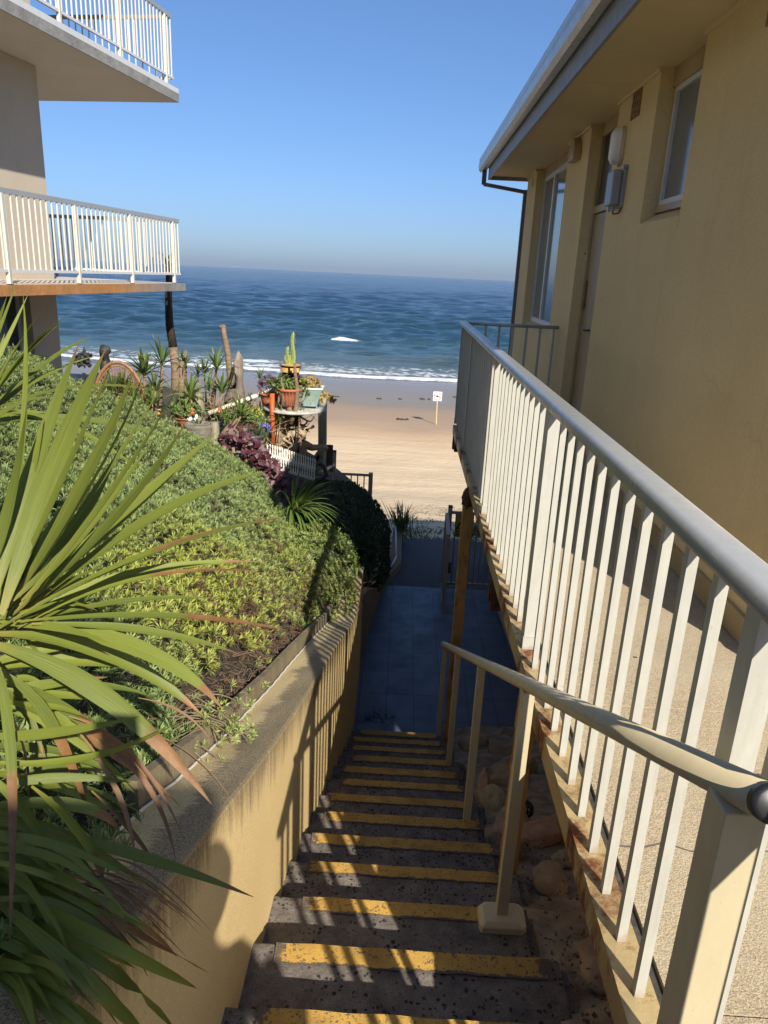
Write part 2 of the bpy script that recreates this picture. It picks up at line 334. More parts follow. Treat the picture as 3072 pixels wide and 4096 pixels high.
CREAM = (.62, .47, .24)
M = dict(
 house=mat_render('yellow_house_render', (.76, .60, .325), (.66, .51, .265), 160, .25, .35, stain=1),
 soffit=mat_render('cream_soffit', (.74, .60, .38), (.66, .53, .32), 120, .08, .08),
 fascia=mat_alu('grey_blue_fascia_paint', (.26, .28, .32), (.20, .22, .26), .5),
 gutter=mat_alu('silver_gutter', (.46, .46, .46), (.36, .36, .36), .28, .35, .2),
 pipe=mat_alu('grey_downpipe', (.12, .13, .14), (.09, .10, .11), .5),
 roof=simple('grey_roof_sheet', (.2, .2, .21), (.15, .15, .16), 4, .5),
 winframe=mat_alu('white_aluminium', (.68, .68, .66), (.58, .58, .57), .4),
 timbercream=mat_rust('cream_timber', (.46, .34, .17), .70, (.16, .09, .05)),
 stairwall=mat_stairwall(), step=mat_step(), yellow=mat_yellow(), tile=mat_tile(),
 rail=mat_alu('cream_powder_coat', (.44, .43, .37), (.36, .35, .30), .45, 0, .35, foot=-1.465),
 toprail=mat_alu('weathered_aluminium_cap', (.40, .41, .40), (.32, .33, .33), .30, .35, .25),
 creamrail=mat_alu('cream_handrail', (.56, .475, .29), (.49, .41, .25), .38, 0, .3),
 creampost=mat_alu('cream_post', (.50, .435, .28), (.44, .375, .24), .5, 0, .4),
 blackcap=simple('black_rubber', (.02, .02, .022), None, 20, .4),
 beam=mat_rust('rusty_cream_beam', (.46, .35, .17), .545),
 brownpost=mat_rust('rusty_ochre_post', (.50, .28, .085), .60, (.13, .042, .014)),
 darkrust=mat_rust('dark_rusty_steel', (.10, .045, .02), .5, (.06, .022, .010)),
 walkway=mat_walkway(),
 drip=simple('dark_drip_strip', (.035, .033, .03), (.08, .07, .06), 30, .8, bumps=.5),
 asphalt=simple('worn_asphalt', (.055, .053, .058), (.085, .083, .088), 60, .9, bumps=.6, bsc=140),
 soil=simple('garden_soil', (.035, .032, .018), (.07, .055, .034), 14, .95, bumps=.8, bsc=50),
 litter=simple('dry_leaf_litter', (.17, .10, .055), (.07, .04, .025), 20, .9),
 dirt=simple('dusty_rocky_dirt', (.19, .14, .095), (.38, .30, .21), 7, .95, bumps=.9, bsc=35),
 rock=mat_bark('sandstone', (.46, .34, .215), (.27, .195, .125), 16),
 rockred=simple('orange_sandstone', (.50, .30, .17), (.34, .19, .105), 16, .9, bumps=1., bsc=40),
 rockgreen=simple('mossy_sandstone', (.26, .235, .125), (.42, .35, .225), 16, .9, bumps=1., bsc=40),
 sand=mat_sand(), sea=mat_sea(),
 leafA=mat_leaf('cordyline_leaf', (.205, .235, .036), (.095, .125, .024), (.19, .095, .038)),
 leafC=mat_leaf('small_cordyline_leaf', (.15, .22, .045), (.075, .125, .022), (.16, .09, .04)),
 leafD=mat_leaf('dracaena_leaf', (.10, .15, .035), (.05, .08, .022), (.18, .11, .05), .4, .2),
 dryleaf=mat_leaf('dry_cordyline_leaf', (.26, .17, .10), (.17, .09, .05), (.30, .20, .12), .7, .15),
 ground=mat_cluster('groundcover_leaf', (.035, .055, .014), (.24, .33, .082), (.40, .48, .21), (.16, .10, .055)),
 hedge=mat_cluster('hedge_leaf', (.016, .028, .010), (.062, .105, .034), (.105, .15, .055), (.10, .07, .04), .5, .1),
 reed=mat_leaf('reed_leaf', (.10, .14, .04), (.06, .09, .03), (.3, .22, .1)),
 purple=simple('purple_leaf', (.045, .009, .014), (.085, .020, .026), 30, .5),
 mauve=simple('mauve_leaf', (.16, .08, .13), (.09, .045, .07), 30, .6),
 yleaf=simple('yellow_green_leaf', (.38, .36, .06), (.2, .25, .05), 30, .6),
 oleaf=simple('orange_leaf', (.45, .22, .07), (.3, .28, .06), 30, .6),
 gleaf=simple('mid_green_leaf', (.08, .13, .03), (.15, .2, .05), 30, .6),
 gnome=simple('orange_cloth_paint', (.6, .14, .05), (.5, .12, .04), 9, .6),
 trunk=mat_bark('ringed_trunk', (.30, .215, .14), (.17, .115, .075), 40),
 trunkdark=mat_bark('dark_trunk', (.060, .045, .035), (.035, .026, .02), 40),
 drift=mat_bark('grey_driftwood', (.34, .285, .225), (.17, .135, .105), 30, True),
 root=mat_bark('pale_root', (.52, .41, .28), (.30, .22, .14), 30),
 oldwood=mat_bark('weathered_timber', (.36, .33, .23), (.22, .20, .135), 40, True),
 edging=mat_bark('weathered_grey_board', (.30, .245, .15), (.22, .18, .11), 12, True),
 terracotta=simple('terracotta', (.42, .135, .06), (.34, .11, .05), 12, .75, bumps=.3),
 brownpot=simple('brown_glazed_pot', (.055, .02, .012), (.035, .014, .01), 10, .25),
 ochre=simple('ochre_panel', (.60, .38, .14), (.52, .32, .11), 14, .5),
 tubgreen=simple('pale_green_planter', (.25, .34, .29), (.20, .28, .25), 9, .5),
 tubrim=simple('white_rim', (.70, .70, .66), None, 9, .5),
 greypot=simple('grey_plastic_pot', (.075, .085, .088), (.05, .058, .06), 9, .5),
 concpot=simple('concrete_pot', (.22, .19, .155), (.14, .125, .1), 12, .9, bumps=.4),
 white=mat_alu('white_paint', (.72, .70, .64), (.62, .60, .55), .5),
 pvc=mat_alu('white_pvc', (.74, .68, .55), (.64, .57, .45), .5),
 rustpole=mat_rust('orange_rusty_pole', (.55, .12, .03), .55, (.36, .10, .025)),
 cane=simple('rattan_cane', (.20, .095, .04), (.30, .15, .07), 30, .6),
 black=simple('charred_black', (.012, .011, .011), (.03, .028, .026), 20, .6, bumps=.8, bsc=30),
 darkwood=simple('dark_outdoor_table', (.03, .033, .04), None, 9, .4),
 lbwall=mat_render('beige_apartment_render', (.48, .41, .32), (.42, .36, .285), 90, .1, .12),
 lbsoffit=mat_render('cream_balcony_underside', (.58, .53, .45), (.52, .47, .40), 30, .06, .06),
 lbslab=None, whitetrim=mat_alu('white_metal_trim', (.55, .56, .56), (.49, .49, .49), .4),
 baluster=mat_alu('white_baluster', (.56, .55, .49), (.49, .47, .41), .45, 0, .25),
 tileflr=simple('pale_balcony_tiles', (.55, .50, .43), (.48, .44, .38), 9, .6),
 dark=simple('dark_interior', (.012, .012, .014), None, 5, .5),
 glass=None,
 bulk=simple('opal_plastic', (.62, .56, .42), (.56, .50, .38), 9, .35),
 grey=simple('grey_plastic_box', (.27, .28, .30), (.24, .25, .27), 9, .4),
 vent=simple('rusty_vent_brick', (.16, .085, .04), (.36, .24, .11), 55, .9, bumps=.9, bsc=60),
 signwhite=simple('white_sign_face', (.80, .80, .78), None, 6, .4),
 signred=simple('red_sign_print', (.62, .07, .04), None, 6, .4),
 signblack=simple('black_sign_print', (.02, .02, .025), None, 6, .4),
 signyellow=simple('yellow_sign_face', (.70, .55, .03), (.6, .47, .03), 12, .4),
 signpole=simple('pale_timber_stake', (.62, .42, .22), (.5, .33, .17), 12, .7),
 weed=simple('washed_up_seaweed', (.03, .022, .012), (.07, .05, .03), 9, .9, bumps=.9, bsc=12),
 stem=simple('leaf_stem', (.12, .10, .05), (.2, .15, .08), 20, .8),
 skin=simple('skin', (.45, .28, .20), (.42, .25, .18), 8, .55),
 shirt=simple('blue_shirt', (.07, .11, .2), (.05, .08, .16), 14, .9),
 shorts=simple('grey_shorts', (.12, .12, .12), (.09, .09, .09), 14, .9),
 hair=simple('dark_hair', (.03, .02, .015), None, 30, .6),
)
def mat_slab():
    g = G('weathered_slab_edge')
    p = g.sep(g.pos())
    low = g.ramp(p[2], [(0., 0.), (1., 1.)])
    n = g.noise(4, 6, .7)
    conc = g.mix(g.ramp(n, [(.35, 0.), (.65, 1.)]), (.26, .26, .25), (.17, .165, .155))
    oc = g.mix(g.ramp(g.noise(5, 6, .7), [(.35, 0.), (.65, 1.)]), (.42, .20, .075), (.30, .15, .06))
    # the lower balcony edge is iron stained, more so away from the corner
    k = g.math('MULTIPLY', g.math('LESS_THAN', p[2], 1.), g.ramp(g.math('ADD', g.math('DIVIDE', p[1], 20), g.math('MULTIPLY', n, .25)), [(.70, 1.), (.80, 0.)]))
    c = g.mix(k, conc, oc)
    sp = g.ramp(g.noise(16, 6, .75), [(.62, 0.), (.68, 1.)])
    c = g.mix(g.math('MULTIPLY', sp, .6), c, (.07, .055, .04))
    g.set(c, .9, 0, .2); g.bump(g.noise(25, 5), .6, .01); return g.m
M['lbslab'] = mat_slab()
def mat_glass(name, tint, rough=.05):
    g = G(name)
    g.set(tint, rough, 0, .8); return g.m
M['glass'] = mat_glass('window_glass', (.05, .055, .06))
M['frost'] = mat_glass('curtained_glass', (.17, .185, .20), .12)

# ------------------------------------------------------------------ mesh helpers
class MB:
    def __init__(s): s.v = []; s.f = []; s.at = {}
    def add(s, vs, fs, **attrs):
        o = len(s.v); s.v += [tuple(x) for x in vs]; s.f += [tuple(i+o for i in f) for f in fs]
        for k, vals in attrs.items():
            s.at.setdefault(k, {})
            for i, x in enumerate(vals): s.at[k][o+i] = x
        return s
    def box(s, x0, x1, y0, y1, z0, z1):
        vs = [(x, y, z) for x in (x0, x1) for y in (y0, y1) for z in (z0, z1)]
        return s.add(vs, [(0, 1, 3, 2), (4, 6, 7, 5), (0, 4, 5, 1), (2, 3, 7, 6), (0, 2, 6, 4), (1, 5, 7, 3)])
    def obox(s, c, ax, ay, az):
        "oriented box: centre and three half axes"
        c, ax, ay, az = map(Vector, (c, ax, ay, az))
        vs = [c+i*ax+j*ay+k*az for i in (-1, 1) for j in (-1, 1) for k in (-1, 1)]
        return s.add(vs, [(0, 1, 3, 2), (4, 6, 7, 5), (0, 4, 5, 1), (2, 3, 7, 6), (0, 2, 6, 4), (1, 5, 7, 3)])
    def bar(s, p, q, w, d=None, side=(1, 0, 0)):
        p, q = Vector(p), Vector(q); d = d or w
        z = (q-p); L = z.length/2; z.normalize()
        x = Vector(side); x = (x-x.dot(z)*z).normalized(); y = z.cross(x)
        return s.obox((p+q)/2, x*w/2, y*d/2, z*L)
    def tube(s, pts, rad, n=8, cap=True, prof=None, up=(0, 0, 1)):
        pts = [Vector(p) for p in pts]; m = len(pts)
        rad = rad if isinstance(rad, (list, tuple)) else [rad]*m
        vs = []; fs = []
        px = None
        for i, p in enumerate(pts):
            t = (pts[min(i+1, m-1)]-pts[max(i-1, 0)]).normalized()
            if px is None:
                u = Vector(up)
                if abs(u.dot(t)) > .95: u = Vector((1, 0, 0))
                px = t.cross(u).normalized()
            px = (px-px.dot(t)*t).normalized(); py = t.cross(px)*-1
            for j in range(n):
                a = 2*math.pi*j/n
                if prof: cx, cy = prof[j]; vs.append(p+px*cx*rad[i]+py*cy*rad[i])
                else: vs.append(p+(px*math.cos(a)+py*math.sin(a))*rad[i])
        for i in range(m-1):
            for j in range(n):
                fs.append((i*n+j, i*n+(j+1) % n, (i+1)*n+(j+1) % n, (i+1)*n+j))
        if cap:
            fs.append(tuple(range(n))[::-1]); fs.append(tuple((m-1)*n+j for j in range(n)))
        return s.add(vs, fs)
    def lathe(s, c, prof, n=20):
        c = Vector(c); vs = []; fs = []
        for r, z in prof:
            for j in range(n):
                a = 2*math.pi*j/n; vs.append(c+Vector((r*math.cos(a), r*math.sin(a), z)))
        for i in range(len(prof)-1):
            for j in range(n): fs.append((i*n+j, i*n+(j+1) % n, (i+1)*n+(j+1) % n, (i+1)*n+j))
        fs.append(tuple(range(n))[::-1]); fs.append(tuple((len(prof)-1)*n+j for j in range(n)))
        return s.add(vs, fs)
    def prism(s, poly, h):
        "polygon (3D points) extruded by vector h"
        h = Vector(h); n = len(poly); vs = [Vector(p) for p in poly]+[Vector(p)+h for p in poly]
        fs = [tuple(range(n))[::-1], tuple(range(n, 2*n))]+[(i, (i+1) % n, n+(i+1) % n, n+i) for i in range(n)]
        return s.add(vs, fs)
    def blob(s, c, r, n=2, amp=.25, sc=1.5, seed=0, flat=None):
        import bmesh
        bm = bmesh.new(); bmesh.ops.create_icosphere(bm, subdivisions=n, radius=1)
        vs = []
        for v in bm.verts:
            p = v.co.copy(); k = 1+amp*mnoise.noise(p*sc+Vector((seed*7.3, seed*3.1, 0)))+amp*.4*mnoise.noise(p*sc*3+Vector((seed, 0, 9)))
            vs.append(Vector(c)+Vector((p.x*r[0]*k, p.y*r[1]*k, p.z*r[2]*k)))
        fs = [tuple(v.index for v in f.verts) for f in bm.faces]; bm.free()
        return s.add(vs, fs)
    def leaf(s, pts, w, rv=.5, brown=1.2, roll=0, fold=.25, up=None, wprof=None, side=None):
        "blade along pts, folded along its midrib"
        pts = [Vector(p) for p in pts]; m = len(pts); vs = []; fs = []; T = []; U = []
        for i, p in enumerate(pts):
            t = i/(m-1)
            d = (pts[min(i+1, m-1)]-pts[max(i-1, 0)]).normalized()
            if side is not None: sx = Vector(side)
            else:
                u = Vector(up) if up is not None else Vector((0, 0, 1))
                sx = d.cross(u)
                if sx.length < 1e-3: sx = Vector((1, 0, 0))
            sx = (sx-sx.dot(d)*d).normalized()
            nn = sx.cross(d).normalized()
            sx = (sx*math.cos(roll)+nn*math.sin(roll)); nn = sx.cross(d).normalized()
            ww = w*.5*(wprof(t) if wprof else max(.03, (min(1, .22+1.9*t))*(1-t**3.0)**.95))
            vs += [p-sx*ww+nn*fold*ww, p, p+sx*ww+nn*fold*ww]; T += [t]*3; U += [-1, 0, 1]
        for i in range(m-1):
            a = i*3; fs += [(a, a+1, a+4, a+3), (a+1, a+2, a+5, a+4)]
        return s.add(vs, fs, t=T, u=U, rnd=[rv]*len(vs), brown=[brown]*len(vs))
    def build(s, name, mat, parent=None, smooth=False, bevel=0, seg=2):
        me = bpy.data.meshes.new(name); me.from_pydata(s.v, [], s.f)
        for k, d in s.at.items():
            a = me.attributes.new(k, 'FLOAT', 'POINT')
            arr = np.zeros(len(s.v), dtype=np.float32)
            for i, x in d.items(): arr[i] = x
            a.data.foreach_set('value', arr)
        me.materials.append(mat if not isinstance(mat, str) else M[mat])
        if smooth: me.polygons.foreach_set('use_smooth', [True]*len(me.polygons))
        me.update()
        o = bpy.data.objects.new(name, me); col.objects.link(o); o.parent = parent
        if bevel:
            b = o.modifiers.new('edge', 'BEVEL'); b.width = bevel; b.segments = seg; b.limit_method = 'ANGLE'
            b.harden_normals = False
        return o
def tag(o, label=None, cat=None, group=None, kind=None):
    if label: o['label'] = label
    if cat: o['category'] = cat
    if group: o['group'] = group
    if kind: o['kind'] = kind
    return o
def empty(name, loc=(0, 0, 0), label=None, cat=None, group=None, kind=None):
    o = bpy.data.objects.new(name, None); o.empty_display_size = .1; col.objects.link(o); o.location = loc
    return tag(o, label, cat, group, kind)
def reparent(root):
    "children were modelled in world space: keep them there"
    inv = Matrix.Translation(-Vector(root.location))
    for c in list(bpy.data.objects):
        if c.parent == root: c.matrix_parent_inverse = inv
def npmesh(name, v, f, mat, attrs={}, parent=None, smooth=False):
    v = np.asarray(v, dtype=np.float32); f = np.asarray(f, dtype=np.int32)
    me = bpy.data.meshes.new(name); k = f.shape[1]
    me.vertices.add(len(v)); me.vertices.foreach_set('co', v.ravel())
    me.loops.add(f.size); me.loops.foreach_set('vertex_index', f.ravel())
    me.polygons.add(len(f)); me.polygons.foreach_set('loop_start', np.arange(0, f.size, k, dtype=np.int32))
    me.polygons.foreach_set('loop_total', np.full(len(f), k, dtype=np.int32))
    if smooth: me.polygons.foreach_set('use_smooth', np.ones(len(f), dtype=bool))
    me.update(calc_edges=True); me.validate()
    for n, arr in attrs.items():
        a = me.attributes.new(n, 'FLOAT', 'POINT'); a.data.foreach_set('value', np.asarray(arr, dtype=np.float32))
    me.materials.append(M[mat] if isinstance(mat, str) else mat)
    o = bpy.data.objects.new(name, me); col.objects.link(o); o.parent = parent
    return o
def gridmesh(name, X, Y, Z, mat, attrs={}, smooth=True, parent=None):
    n, m = X.shape
    v = np.stack([X, Y, Z], -1).reshape(-1, 3)
    i, j = np.meshgrid(np.arange(n-1), np.arange(m-1), indexing='ij')
    a = (i*m+j).ravel(); f = np.stack([a, a+1, a+m+1, a+m], 1)
    return npmesh(name, v, f, mat, {k: x.ravel() for k, x in attrs.items()}, parent, smooth)
def fbm(x, y, sc=1., oct_=4, seed=0):
    "cheap value-like noise from sines, vectorised"
    r = np.random.RandomState(seed); o = np.zeros_like(x, dtype=float); a = 1.
    for k in range(oct_):
        for q in range(4):
            th = r.uniform(0, 2*np.pi); ph = r.uniform(0, 6.28); f = sc*(2**k)*r.uniform(.7, 1.3)
            o += a*np.sin((x*np.cos(th)+y*np.sin(th))*f*2+ph+1.3*np.sin((x*np.sin(th)-y*np.cos(th))*f+ph*2))
        a *= .5
    return o/6.
def interp(x, pts): return np.interp(x, [p[0] for p in pts], [p[1] for p in pts])
def bez(a, b, c, n=9):
    a, b, c = Vector(a), Vector(b), Vector(c)
    return [a*(1-t)**2+b*2*t*(1-t)+c*t*t for t in [i/(n-1) for i in range(n)]]

# ------------------------------------------------------------------ terrain: beach, dune, sea
SAND = [(-5, -4.6), (11, -4.48), (12.2, -4.52), (15, -5.25), (19.3, -6.40), (25, -7.3), (32, -7.86), (39, -8.17), (43, -8.32), (51, -8.66), (60, -8.9), (66, -9.0), (80, -9.5)]
def sandz(x, y): return interp(y, SAND)
ys = np.concatenate([np.linspace(-4, 12, 20), np.linspace(12.1, 40, 160), np.linspace(40.3, 80, 90)])
xs = np.concatenate([np.linspace(-90, -14, 24), np.linspace(-13.5, 13.5, 150), np.linspace(14, 90, 24)])
Y_, X_ = np.meshgrid(ys, xs, indexing='ij')
Z_ = sandz(X_, Y_)+.035*fbm(X_, Y_, .9, 4, 3)*np.clip((44-Y_)/10, 0, 1)+.02*fbm(X_*.2, Y_, 1.6, 3, 5)*np.clip((44-Y_)/10, 0, 1)
Z_ -= np.where(Y_ < 12.3, .25, 0)
tag(gridmesh('beach_sand', X_, Y_, Z_, 'sand'), kind='structure')

yy = np.exp(np.linspace(math.log(58), math.log(7000), 620)); tt = np.linspace(-1.1, 1.1, 340)
Y_, T_ = np.meshgrid(yy, tt, indexing='ij'); X_ = T_*(Y_*.75+10)
dy = np.gradient(yy)[:, None]; dx = (Y_*.75+10)*2.2/340
Z_ = np.zeros_like(X_); r = np.random.RandomState(11)
for i in range(110):
    lam = math.exp(r.uniform(math.log(1.2), math.log(16))); th = r.normal(0, .6)+math.pi/2; A = .0115*lam**.7
    k = 2*math.pi/lam; fade = np.clip((lam/np.maximum(dy, dx*.7)-2.2)/2, 0, 1)
    ph = r.uniform(0, 6.28)
    s_ = np.sin(k*(X_*math.cos(th)+Y_*math.sin(th))+ph+.8*np.sin(X_*k*.13+ph))
    Z_ += A*fade*s_
shore = 65.6+.25*np.sin(X_*.21)+.35*np.sin(X_*.09+1)-.10*X_*np.clip(-X_, 0, 30)/30*-1
shore = 65.8+.3*np.sin(X_*.3)+.5*np.sin(X_*.11+1)+np.clip(-X_-3, 0, 40)*.16
amp = np.clip((Y_-shore-3)/45, .03, 1); Z_ *= amp
# long swell lines, a breaker and a shore break
def hump(x0, y0, wx, wy, h):
    e = np.exp(-((X_-x0)/wx)**2)
    return h*e*np.exp(-((Y_-y0-.6*np.sin(X_*.25))/wy)**2)
Z_ += hump(6, 84, 11, 1.6, .42)+hump(-22, 86, 12, 2, .3)+hump(-8.2, 104, 4.0, 2.0, .50)+hump(-2, 122, 20, 3, .35)+hump(-30, 112, 14, 3, .4)+hump(20, 140, 24, 3, .4)+hump(-15, 160, 30, 4, .45)
e = (Y_-shore)
Z_ += .17*np.exp(-((e-1.2)/.9)**2)
Z_ -= .04*np.clip(-e, 0, 3)
foam = .80*np.exp(-((e-.9)/.95)**2)+.58*np.exp(-((e-4.6)/3.4)**2)+.40*np.exp(-((e-9.2)/2.0)**2)
foam += .98*np.exp(-((X_+8.2)/2.7)**2*1.0-((Y_-102.6-.25*(X_+8))/2.0)**2)
foam += .95*np.exp(-((X_+15.2)/1.3)**2-((Y_-75.6)/.8)**2)
Z_ = Z_-9.0+np.where(Y_ < 60, -.3, 0)
keep = tag(gridmesh('sea', X_, Y_, Z_, 'sea', {'foam': foam}), kind='structure')

# seaweed on the wet sand
wd = [((1000*.54, 0), 0)]
weeds = [(723, 856, .42, 'large dark seaweed heap on the wet sand left of the sign'), (818, 861, .3, 'flat seaweed scrap on the wet sand, far left of the sign'), (866, 862, .26, 'long thin seaweed strand on the grey wet sand'),
         (919, 862, .5, 'broad seaweed heap beside the no swimming sign'), (983, 857, .3, 'small seaweed clump right of the no swimming sign'), (870, 908, .5, 'thin dark seaweed line at the edge of the dry sand')]
for x, y, s_, lb in weeds:
    s_ *= .62
    p = atz(x, y, -8.5); z = float(sandz(p.x, p.y)); p = atz(x, y, z); z = float(sandz(p.x, p.y))
    b = MB()
    for k in range(7):
        b.blob((rnd.uniform(-1, 1)*s_, rnd.uniform(-.5, .5)*s_*.6, .01), (s_*rnd.uniform(.2, .5), s_*rnd.uniform(.15, .4), .05*rnd.uniform(.6, 1.6)), 2, .6, 2.5, k+x)
    o = b.build('seaweed_clump', 'weed', smooth=True); o.location = (p.x, p.y, z+.02)
    tag(o, lb, 'seaweed', 'seaweed washed up on the beach')

# ------------------------------------------------------------------ no swimming sign
p = Vector((43*.0482, 43, sandz(0, 43)))
sg = empty('beach_sign', p, 'small white no swimming sign on a timber stake in the sand', 'sign')
b = MB(); b.bar((p.x, p.y+.03, p.z-.3), (p.x-.05, p.y+.03, p.z+1.95), .055, .035); b.build('stake', 'signpole', sg)
c = Vector((p.x-.04, p.y, p.z+1.66))
def rrect(c, w, h, r, y, n=5):
    pts = []
    for sx, sz, a0 in ((1, 1, 0), (-1, 1, 90), (-1, -1, 180), (1, -1, 270)):
        for i in range(n):
            a = R(a0+90*i/(n-1)); pts.append((c.x+sx*(w-r)+r*math.cos(a), y, c.z+sz*(h-r)+r*math.sin(a)))
    return pts
b = MB(); b.prism(rrect(c, .255, .27, .03, c.y), (0, .012, 0)); bd = b.build('board', 'signwhite', sg)
b = MB(); n = 28
ring = lambda r_: [(c.x+r_*math.cos(2*math.pi*i/n), c.y-.004, c.z+r_*math.sin(2*math.pi*i/n)) for i in range(n)]
a1, a2 = ring(.225), ring(.188); b.add(a1+a2, [(i, (i+1) % n, n+(i+1) % n, n+i) for i in range(n)])
b.bar((c.x-.19, c.y-.005, c.z+.09), (c.x+.18, c.y-.005, c.z-.10), .004, .04, side=(0, 1, 0)); b.build('prohibition_ring', 'signred', bd)
b = MB(); b.prism([(c.x-.15, c.y-.012, c.z-.04), (c.x-.05, c.y-.012, c.z+.0), (c.x-.02, c.y-.012, c.z-.04)], (0, .003, 0))
b.prism([(c.x-.08, c.y-.012, c.z-.01), (c.x-.02, c.y-.012, c.z+.075), (c.x+.01, c.y-.012, c.z+.07), (c.x+.08, c.y-.012, c.z-.02), (c.x+.03, c.y-.012, c.z-.03)], (0, .003, 0))
b.lathe((c.x+.11, c.y-.012, c.z+.03), [(.001, -.028), (.025, -.015), (.03, 0), (.025, .015), (.001, .028)], 12)
b.build('swimmer_symbol', 'signblack', bd)
reparent(sg)

# ------------------------------------------------------------------ stairs
RUN, RISE = .35, .1668
def NY(k): return 1.463+k*RUN
def NZ(k): return -1.8935-k*RISE
XO = [(-3, -.40), (0, -.40), (2, -.384), (3.5, -.360), (4.6, -.330), (5.7, -.292), (7.0, -.305)]
def xo(y): return float(interp(y, XO))
st = empty('concrete_staircase', (.1, 1, -2), 'narrow worn concrete steps with yellow nosing stripes going down to the beach', 'staircase')
def rough_block(x0, x1, y0, y1, z0, z1, nx, ny, nz, amp, seed):
    "closed block with slightly uneven, chipped faces"
    import bmesh
    b = MB(); xs_ = np.linspace(x0, x1, nx+1); ys_ = np.linspace(y0, y1, ny+1); zs_ = np.linspace(z0, z1, nz+1)
    def quad(P):
        n_, m_ = len(P), len(P[0]); vs = [q for row in P for q in row]
        b.add(vs, [(i*m_+j, i*m_+j+1, (i+1)*m_+j+1, (i+1)*m_+j) for i in range(n_-1) for j in range(m_-1)])
    def D(p):
        q = Vector(p); n_ = mnoise.noise(q*6+Vector((seed, 0, 0)))*amp+mnoise.noise(q*22)*amp*.6
        ex = min(abs(q.x-x1), 1)*1.; ez = abs(q.z-z1); ey = abs(q.y-y1)
        e = 0
        if ez < .02 and ey < .02: e = abs(mnoise.noise(q*14+Vector((3, seed, 0))))*.007+.002
        if ez < .02 and abs(q.x-x1) < .03: e = max(e, .012+.02*abs(mnoise.noise(q*9)))
        return (q.x+n_-(e if abs(q.x-x1) < .03 else 0), q.y+(n_*.6-e if ey < .02 else 0), q.z+n_*.5-e)
    quad([[D((x, y, z1)) for x in xs_] for y in ys_])
    quad([[D((x, y1, z)) for x in xs_] for z in zs_[::-1]])
    quad([[D((x, y0, z)) for x in xs_] for z in zs_])
    quad([[D((x1, y, z)) for y in ys_] for z in zs_])
    quad([[D((x0, y, z)) for y in ys_] for z in zs_[::-1]])
    return b
ends = {0: .585, 1: .565, 2: .56, 3: .545, 4: .575, 5: .545, 6: .52, 7: .53, 8: .525, 9: .52, 10: .51, 11: .50, 12: .50}
for k in range(-3, 13):
    y1 = NY(k); y0 = NY(k-1)-.02; z = NZ(k); x1 = .62+.03*math.sin(k*2.3)-(.045 if k > 3 else 0)
    b = rough_block(xo(y1)-.02, x1, y0, y1, z-.30, z, 44, 16, 8, .0035, k)
    o = b.build('step', 'step', st, smooth=False)
    # painted nosing strip: own thin sheet, 3 mm proud
    xe = ends.get(k, .56); xs0 = xo(y1)+[.07, .055, .09, .06, .03, .05, .02][k % 7]+(.0 if k > 7 else .02)
    wd_ = .068+.006*math.sin(k*1.7)
    X = np.linspace(xs0, xe, 60); U = np.linspace(0, 1, 9)
    vs = []; ed = []
    for u in U:
        for x in X:
            yv = y1-.002-u*wd_+.004*mnoise.noise(Vector((x*9, k*3, u)))
            if u == 1: yv += .008*mnoise.noise(Vector((x*16, k*5, 3)))
            yv2 = max(yv, y0+.05); vs.append((x, yv2, z+.0055))
            e = min(min(x-xs0+.01, xe-x)/.10, min(u+.25, (1-u))*3.4); ed.append(max(0, min(1, e)))
    m_ = len(X); fs = [(i*m_+j, i*m_+j+1, (i+1)*m_+j+1, (i+1)*m_+j) for i in range(len(U)-1) for j in range(m_-1)]
    q = MB(); q.add(vs, fs, edge=ed)
    q.build('nosing_strip', 'yellow', o)
    # front lip of the stripe
# dead leaves and grit caught in the corners of the treads
v_ = []; f_ = []; rg = random.Random(12)
for i in range(520):
    k = rg.randint(-1, 12); y = NY(k-1)+abs(rg.gauss(0, .05))+.01; x = (xo(y)+abs(rg.gauss(0, .06))+.01) if rg.random() < .7 else rg.uniform(-.25, .55); z = NZ(k)+.008
    s_ = rg.uniform(.003, .011); a = rg.uniform(0, 6.28); w_ = s_*rg.uniform(.3, .9); o_ = len(v_)
    v_ += [(x-math.cos(a)*s_, y-math.sin(a)*s_, z), (x+math.sin(a)*w_, y-math.cos(a)*w_, z+.004), (x+math.cos(a)*s_, y+math.sin(a)*s_, z+.002), (x-math.sin(a)*w_, y+math.cos(a)*w_, z+.003)]; f_.append((o_, o_+1, o_+2, o_+3))
tag(npmesh('step_litter', v_, f_, simple('dry_leaf_crumbs', (.26, .17, .09), (.12, .075, .04), 60, .9)), 'dry leaf crumbs and grit caught on the concrete steps', 'leaf litter', kind='stuff')
# top landing
b = rough_block(-.42, .62, -2.6, .40, -1.7, -1.39, 20, 30, 4, .003, 40); b.build('landing', 'step', st)
reparent(st)

# ------------------------------------------------------------------ left stair wall with stained capping
TOP = [(-2.6, .1), (0, -.635), (.98, -1.055), (1.31, -1.20), (1.74, -1.39), (2.18, -1.575), (3.1, -1.915), (3.85, -2.165), (4.7, -2.455), (5.4, -2.70), (6.1, -2.82), (6.95, -2.85)]
def topz(y): return float(interp(y, TOP))
sw = empty('stair_wall', (-.5, 2, -2), 'yellow rendered wall along the stairs with mildewed sloping top', 'wall')
YS = np.linspace(-2.6, 6.95, 190); TH = .19
vs = []; dt = []; tp = []; cr = []; prof = []
